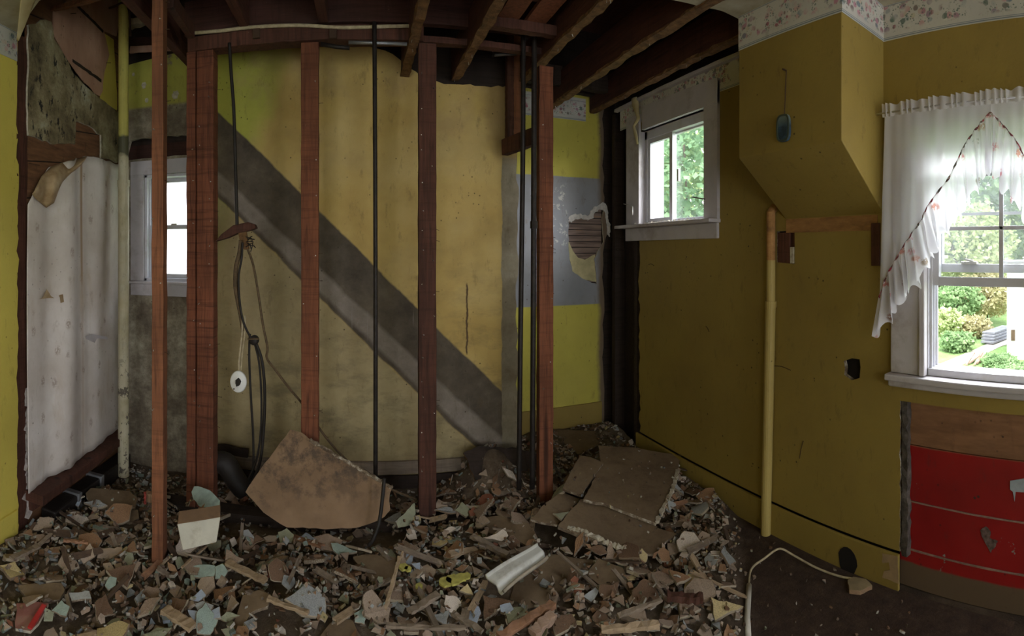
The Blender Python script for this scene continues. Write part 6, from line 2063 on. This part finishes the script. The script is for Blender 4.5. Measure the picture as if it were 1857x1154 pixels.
LW = [('pale tan', M['pale_wood']), ('grey brown', M['grey_wood']), ('orange brown', M['orange_wood']), ('dark', M['dark_lath'])]
lath_me = []
for k in range(6):
    r_ = random.Random(900 + k)
    L = [(-1, -.5), (-1 + r_.uniform(0, .15), 0), (-1 + r_.uniform(0, .1), .5), (1 - r_.uniform(0, .25), .5), (1 - r_.uniform(0, .1), .1), (1, -.2), (1 - r_.uniform(0, .2), -.5)]
    lath_me.append(MB().slab([ragloop(L, 0.25, 0.03, r_)], lambda u, v, w: Vector((u, v, w)), 1.0).mesh('lath_shape', [M['pale_wood']]))


def one_lath(X, Y, r_, rr):
    s_, dep = region(X, Y)
    for _ in range(60):
        nm_, mt = LW[rr.choice((0, 0, 1, 1, 1, 1, 3, 3, 2))]
        wd_ = rr.uniform(.012, .032)
        lab = '%s %s %s lath piece %s%s' % ('short' if r_ < .08 else 'long', 'slim' if wd_ < .018 else ('wide' if wd_ > .026 else 'flat'), nm_, s_, dep)
        if lab not in used_labels:
            break
    used_labels[lab] = 1
    pos, nrm = settle(X, Y, r_ * .5, 0.008, rr, 0.12)
    o = bpy.data.objects.new('lath_piece', lath_me[rr.randrange(6)])
    COL.objects.link(o)
    rot = nrm.to_track_quat('Z', 'Y').to_matrix().to_4x4() @ Matrix.Rotation(rr.gauss(0.0, 0.9), 4, 'Z')
    o.matrix_world = Matrix.Translation(pos) @ rot @ Matrix.Diagonal((r_, wd_, rr.uniform(.006, .010), 1))
    o.material_slots[0].link = 'OBJECT'
    o.material_slots[0].material = mt
    tag(o, lab, 'lath piece', 'broken laths in the rubble')


scatter('lath_piece', 84, random.Random(31), 0.045, 0.15, 1.80, 2.9, '', '', None, one_lath, 0.2)
chips(3200, random.Random(12), 0.006, 0.022)

me = bpy.data.meshes.new('rubble_chips')
me.from_pydata(STUFF_V, [], STUFF_F)
ca = me.color_attributes.new('chip_colour', 'FLOAT_COLOR', 'CORNER')
arr = np.ones((len(me.loops), 4), dtype=np.float32)
li = 0
for f, c_ in zip(STUFF_F, STUFF_C):
    arr[li:li + len(f), :3] = c_
    li += len(f)
ca.data.foreach_set('color', arr.ravel())
n = NT('chip_surfaces', 0.93)
at_ = n.t.nodes.new('ShaderNodeVertexColor')
at_.layer_name = 'chip_colour'
p = n.pos()
d_ = n.step(n.noise(p, 30, 5, 0.7), 0.35, 0.75, 0.55, 1.15)
n.base(n.mix(1.0, at_.outputs[0], n.t.nodes.new('ShaderNodeCombineColor').outputs[0], 'MULTIPLY'))
cc_ = [k for k in n.t.nodes if k.bl_idname == 'ShaderNodeCombineColor'][0]
for i in range(3):
    n.t.links.new(d_, cc_.inputs[i])
n.bump(n.noise(p, 80, 4), 0.3, 0.004)
me.materials.append(n.mat)
ro = bpy.data.objects.new('rubble', me)
COL.objects.link(ro)
tag(ro, 'countless small plaster and wood chips covering the floor', 'rubble', kind='stuff')

# ================================================================== outside
GZ = -0.35
n = NT('garden_lawn', 0.95)
p = n.pos()
n.base(n.ramp(n.noise(p, 2.5, 6, 0.7), [(0.3, (0.14, 0.22, 0.07)), (0.6, (0.24, 0.36, 0.12)), (0.8, (0.34, 0.44, 0.20))]))
n.bump(n.noise(p, 40, 5), 1.0, 0.03)
M['lawn'] = n.mat
struct(MB().box(2.2, 40, -20, 40, GZ - 0.05, GZ).build('ground', M['lawn']), 'green lawn outside the windows')
struct(MB().box(-20, 2.2, 3.8, 40, GZ - 0.06, GZ - 0.01).build('ground_rear', M['lawn']))
ol = random.Random(8)


def m_leaf(name, lo, hi):
    n = NT(name, 0.7)
    t_ = n.t
    p = n.pos()
    col = n.ramp(n.noise(p, 5, 3, 0.6), [(0.3, lo), (0.7, hi)])
    t_.nodes.remove(n.b)
    df, tl, m1 = [t_.nodes.new(k) for k in ('ShaderNodeBsdfDiffuse', 'ShaderNodeBsdfTranslucent', 'ShaderNodeMixShader')]
    n.put(df.inputs[0], col)
    n.put(tl.inputs[0], col)
    m1.inputs[0].default_value = 0.45
    t_.links.new(df.outputs[0], m1.inputs[1])
    t_.links.new(tl.outputs[0], m1.inputs[2])
    t_.links.new(m1.outputs[0], t_.nodes['Material Output'].inputs[0])
    return n.mat


LM = {'pale': m_leaf('pale_yellow_green_leaves', (0.40, 0.46, 0.20), (0.66, 0.70, 0.42)),
      'green': m_leaf('fresh_green_leaves', (0.15, 0.25, 0.10), (0.40, 0.52, 0.27)),
      'dark': m_leaf('deep_green_leaves', (0.14, 0.26, 0.13), (0.34, 0.48, 0.27)),
      'blond': m_leaf('straw_blossom_leaves', (0.38, 0.34, 0.18), (0.62, 0.55, 0.34))}


def leaves(c, rx, ry, rz, N, size, r_):
    b = MB()
    for _ in range(N):
        th_, u = r_.uniform(0, 6.283), r_.uniform(-1, 1)
        s_ = math.sqrt(1 - u * u)
        d = Vector((s_ * math.cos(th_), s_ * math.sin(th_), u))
        k = (0.55 + 0.45 * r_.random() ** 0.5) * (0.78 + 0.35 * mnoise.noise(Vector(c) + d * 2.3))
        q = Vector((c[0] + d.x * rx * k, c[1] + d.y * ry * k, c[2] + d.z * rz * k))
        a = Vector((r_.gauss(0, 1), r_.gauss(0, 1), r_.gauss(-.3, .6))).normalized() * size * r_.uniform(.6, 1.2)
        w = a.cross(Vector((r_.gauss(0, 1), r_.gauss(0, 1), r_.gauss(0, 1)))).normalized() * a.length * 0.34
        b.v += [tuple(q), tuple(q + a * .5 + w), tuple(q + a), tuple(q + a * .5 - w)]
        k0 = len(b.v) - 4
        b.f.append((k0, k0 + 1, k0 + 2, k0 + 3))
        b.m.append(0)
    return b


def shrub(px, d, z, rx, rz, N, size, kind, label, name='shrub', trunk=0.0, group='garden planting'):
    c = at(px, CY, d)
    c.z = z
    e_ = empty(name, (c.x, c.y, GZ), label, name.split('_')[-1], group)
    leaves(tuple(c), rx, rx, rz, N, size, ol).build('crown' if name == 'tree' else 'foliage', LM[kind], e_, fix=False)
    b = MB()
    M.setdefault('bark', plain('garden_bark', (0.10, 0.075, 0.055), 0.95))
    for k in range(3 if not trunk else 1):
        r0 = trunk or 0.02
        b.tube(smooth_path([(c.x, c.y, GZ), (c.x + ol.uniform(-.1, .1) * rx, c.y + ol.uniform(-.1, .1) * rx, (z + GZ) / 2), (c.x + ol.uniform(-.4, .4) * rx, c.y + ol.uniform(-.4, .4) * rx, z + rz * .4)], 4), [r0 * (1 - .06 * i) for i in range(9)], 7)
    b.build('trunk' if trunk else 'stems', M['bark'], e_, smooth=True)
    return e_


shrub(1700, 14.5, 3.2, 2.6, 3.0, 4200, 0.22, 'green', 'tall green tree filling the left of the garden window', 'tree', 0.16)
shrub(1800, 16.5, 3.6, 3.0, 3.4, 4200, 0.24, 'dark', 'tall dusky tree behind the white shed in the garden window', 'tree', 0.18)
shrub(1905, 15.0, 3.4, 2.6, 3.2, 5000, 0.24, 'green', 'tree beyond the white shed at the picture edge', 'tree', 0.16)
shrub(1752, 13.0, 1.6, 1.5, 1.5, 5200, 0.15, 'pale', 'pale leafy tree in the middle of the garden window', 'tree', 0.08)
shrub(1735, 11.5, 0.35, 0.75, 0.55, 3200, 0.10, 'green', 'green shrub below the raised sash on the left')
shrub(1790, 12.2, 0.45, 1.0, 0.7, 3800, 0.10, 'blond', 'straw coloured shrub behind the grey stack of boards')
shrub(1718, 10.4, 0.0, 0.42, 0.38, 2000, 0.09, 'pale', 'pale flowering shrub at the left edge of the garden window')
shrub(1768, 10.6, -0.12, 0.45, 0.28, 2000, 0.08, 'blond', 'low straw coloured clump behind the path')
shrub(1736, 9.2, -0.18, 0.42, 0.22, 2600, 0.07, 'green', 'low green clump left of the path')
shrub(1812, 8.0, -0.27, 0.38, 0.12, 2200, 0.05, 'green', 'low leafy clump in front of the white shed')
shrub(1850, 7.6, -0.31, 0.5, 0.06, 2200, 0.05, 'green', 'flat patch of bright weeds right of the leafy clump')
# in the small window
shrub(1165, 9.0, 2.6, 1.5, 1.9, 3000, 0.16, 'green', 'bright green tree seen in the left pane of the small window', 'tree', 0.03)
shrub(1262, 8.2, 2.5, 1.15, 1.8, 3000, 0.14, 'dark', 'tree seen through the open right half of the small window', 'tree', 0.03)
shrub(1215, 12.0, 3.5, 2.6, 2.6, 5000, 0.2, 'pale', 'pale taller tree behind the others in the small window', 'tree', 0.16)
# path, white shed, boards, sticks
n = NT('garden_path', 0.9)
p = n.pos()
n.base(n.ramp(n.noise(p, 9, 5), [(0.3, (0.38, 0.33, 0.27)), (0.7, (0.58, 0.52, 0.46))]))
M['path'] = n.mat
gp = [onZ(1700, 680, GZ + .012), onZ(1722, 672, GZ + .012), onZ(1815, 628, GZ + .012), onZ(1850, 618, GZ + .012), onZ(1830, 612, GZ + .012), onZ(1795, 622, GZ + .012), onZ(1700, 662, GZ + .012)]
struct(MB().slab([[(q.x, q.y) for q in gp]], lambda u, v, w: Vector((u, v, GZ + 0.012 - w)), 0.02).build('path', M['path']), 'pale garden path')
c = onZ(1872, 655, GZ)
u = Vector((c.x, c.y, 0)).normalized()
s_ = Vector((-u.y, u.x, 0))
a0 = onZ(1826, 652, GZ)
e_ = empty('white_shed', (c.x, c.y, GZ), 'white rendered garden shed with a small dark opening near the ground', 'shed')
white = plain('white_render', (0.66, 0.62, 0.60), 0.9, var=0.05, scale=3, coord='pos')
V = lambda q: Vector((q.x, q.y, 0))
b4 = [V(a0), V(a0) - s_ * 1.7, V(a0) - s_ * 1.7 + u * 1.6, V(a0) + u * 1.6]
MB().hexa([q + Vector((0, 0, GZ)) for q in b4], [q + Vector((0, 0, 1.25)) for q in b4]).build('walls', white, e_)
b4 = [b4[0] + s_ * .1 - u * .1, b4[1] - s_ * .1 - u * .1, b4[2] - s_ * .1 + u * .1, b4[3] + s_ * .1 + u * .1]
MB().hexa([q + Vector((0, 0, 1.25)) for q in b4], [q + Vector((0, 0, 1.32)) for q in b4]).build('roof', plain('grey_roofing', (0.2, 0.19, 0.19), 0.9), e_)
q = V(a0) - s_ * 0.07 - u * 0.008
hz_ = onZ(1826, 652, GZ).z
z0_, z1_ = at(1835, 618, a0.to_2d().length).z, at(1835, 598, a0.to_2d().length).z
MB().hexa([q + Vector((0, 0, z0_)), q - s_ * .07 + Vector((0, 0, z0_)), q - s_ * .07 + u * .02 + Vector((0, 0, z0_)), q + u * .02 + Vector((0, 0, z0_))],
          [q + Vector((0, 0, z1_)), q - s_ * .07 + Vector((0, 0, z1_)), q - s_ * .07 + u * .02 + Vector((0, 0, z1_)), q + u * .02 + Vector((0, 0, z1_))]).build('opening', plain('brown_opening', (0.08, 0.05, 0.03), 0.9), e_)
for k in range(4):
    a, c_ = onZ(1790, 626, GZ), onZ(1826, 612, GZ)
    z = Vector((0, 0, 0.05 + 0.045 * k))
    tag(MB().beam(a + z + u * 0.1 * k, c_ + z + u * .1 * k, 0.28, 0.035, n=2).build('stacked_board', plain('weathered_grey_board', (0.24, 0.23, 0.25), 0.9)), ('lowest', 'second', 'third', 'topmost')[k] + ' grey board of the stack left of the white shed', 'board', 'boards stacked in the garden')
tw = plain('brown_twigs', (0.30, 0.19, 0.14), 0.9)
for k in range(7):
    x = 1752 + k * 5
    a, c_ = onZ(x, 662 - k % 3 * 3, GZ + 0.03), onZ(x + ol.uniform(8, 20), 642 + ol.uniform(-4, 4), GZ + 0.08)
    tag(MB().beam(a, c_, 0.03, 0.02, n=3, jit=0.006, rnd=ol).build('cut_branch', tw), ('first', 'second', 'third', 'fourth', 'fifth', 'sixth', 'last')[k] + ' brown cut branch counted from the window frame, beside the garden path', 'branch', 'cut branches by the path')
# porch post outside the small window
c = at(1187, 300, 5.2)
tag(MB().box(c.x - 0.07, c.x + 0.07, c.y - 0.07, c.y + 0.07, GZ, 4.4).build('porch_post', plain('white_blue_post', (0.62, 0.66, 0.74), 0.7, var=0.05)), 'pale square post outside the small window', 'post')
# neighbour's clapboard wall outside the left window
n = NT('white_clapboard', 0.8)
p = n.pos()
o = n.sep(p)
k = n.math('FRACT', n.math('MULTIPLY', o['Z'], 9.0))
n.base(n.mix(n.step(k, 0.12, 0.0, 0.0, 0.25), (0.80, 0.78, 0.78), (0.5, 0.45, 0.45)))
n.bump(k, 0.3, 0.01)
tag(MB().box(-5.5, 1.2, 5.6, 5.9, GZ, 5.0).build('neighbour_wall', n.mat), 'white clapboard wall of the neighbouring house outside the left window', 'house wall')
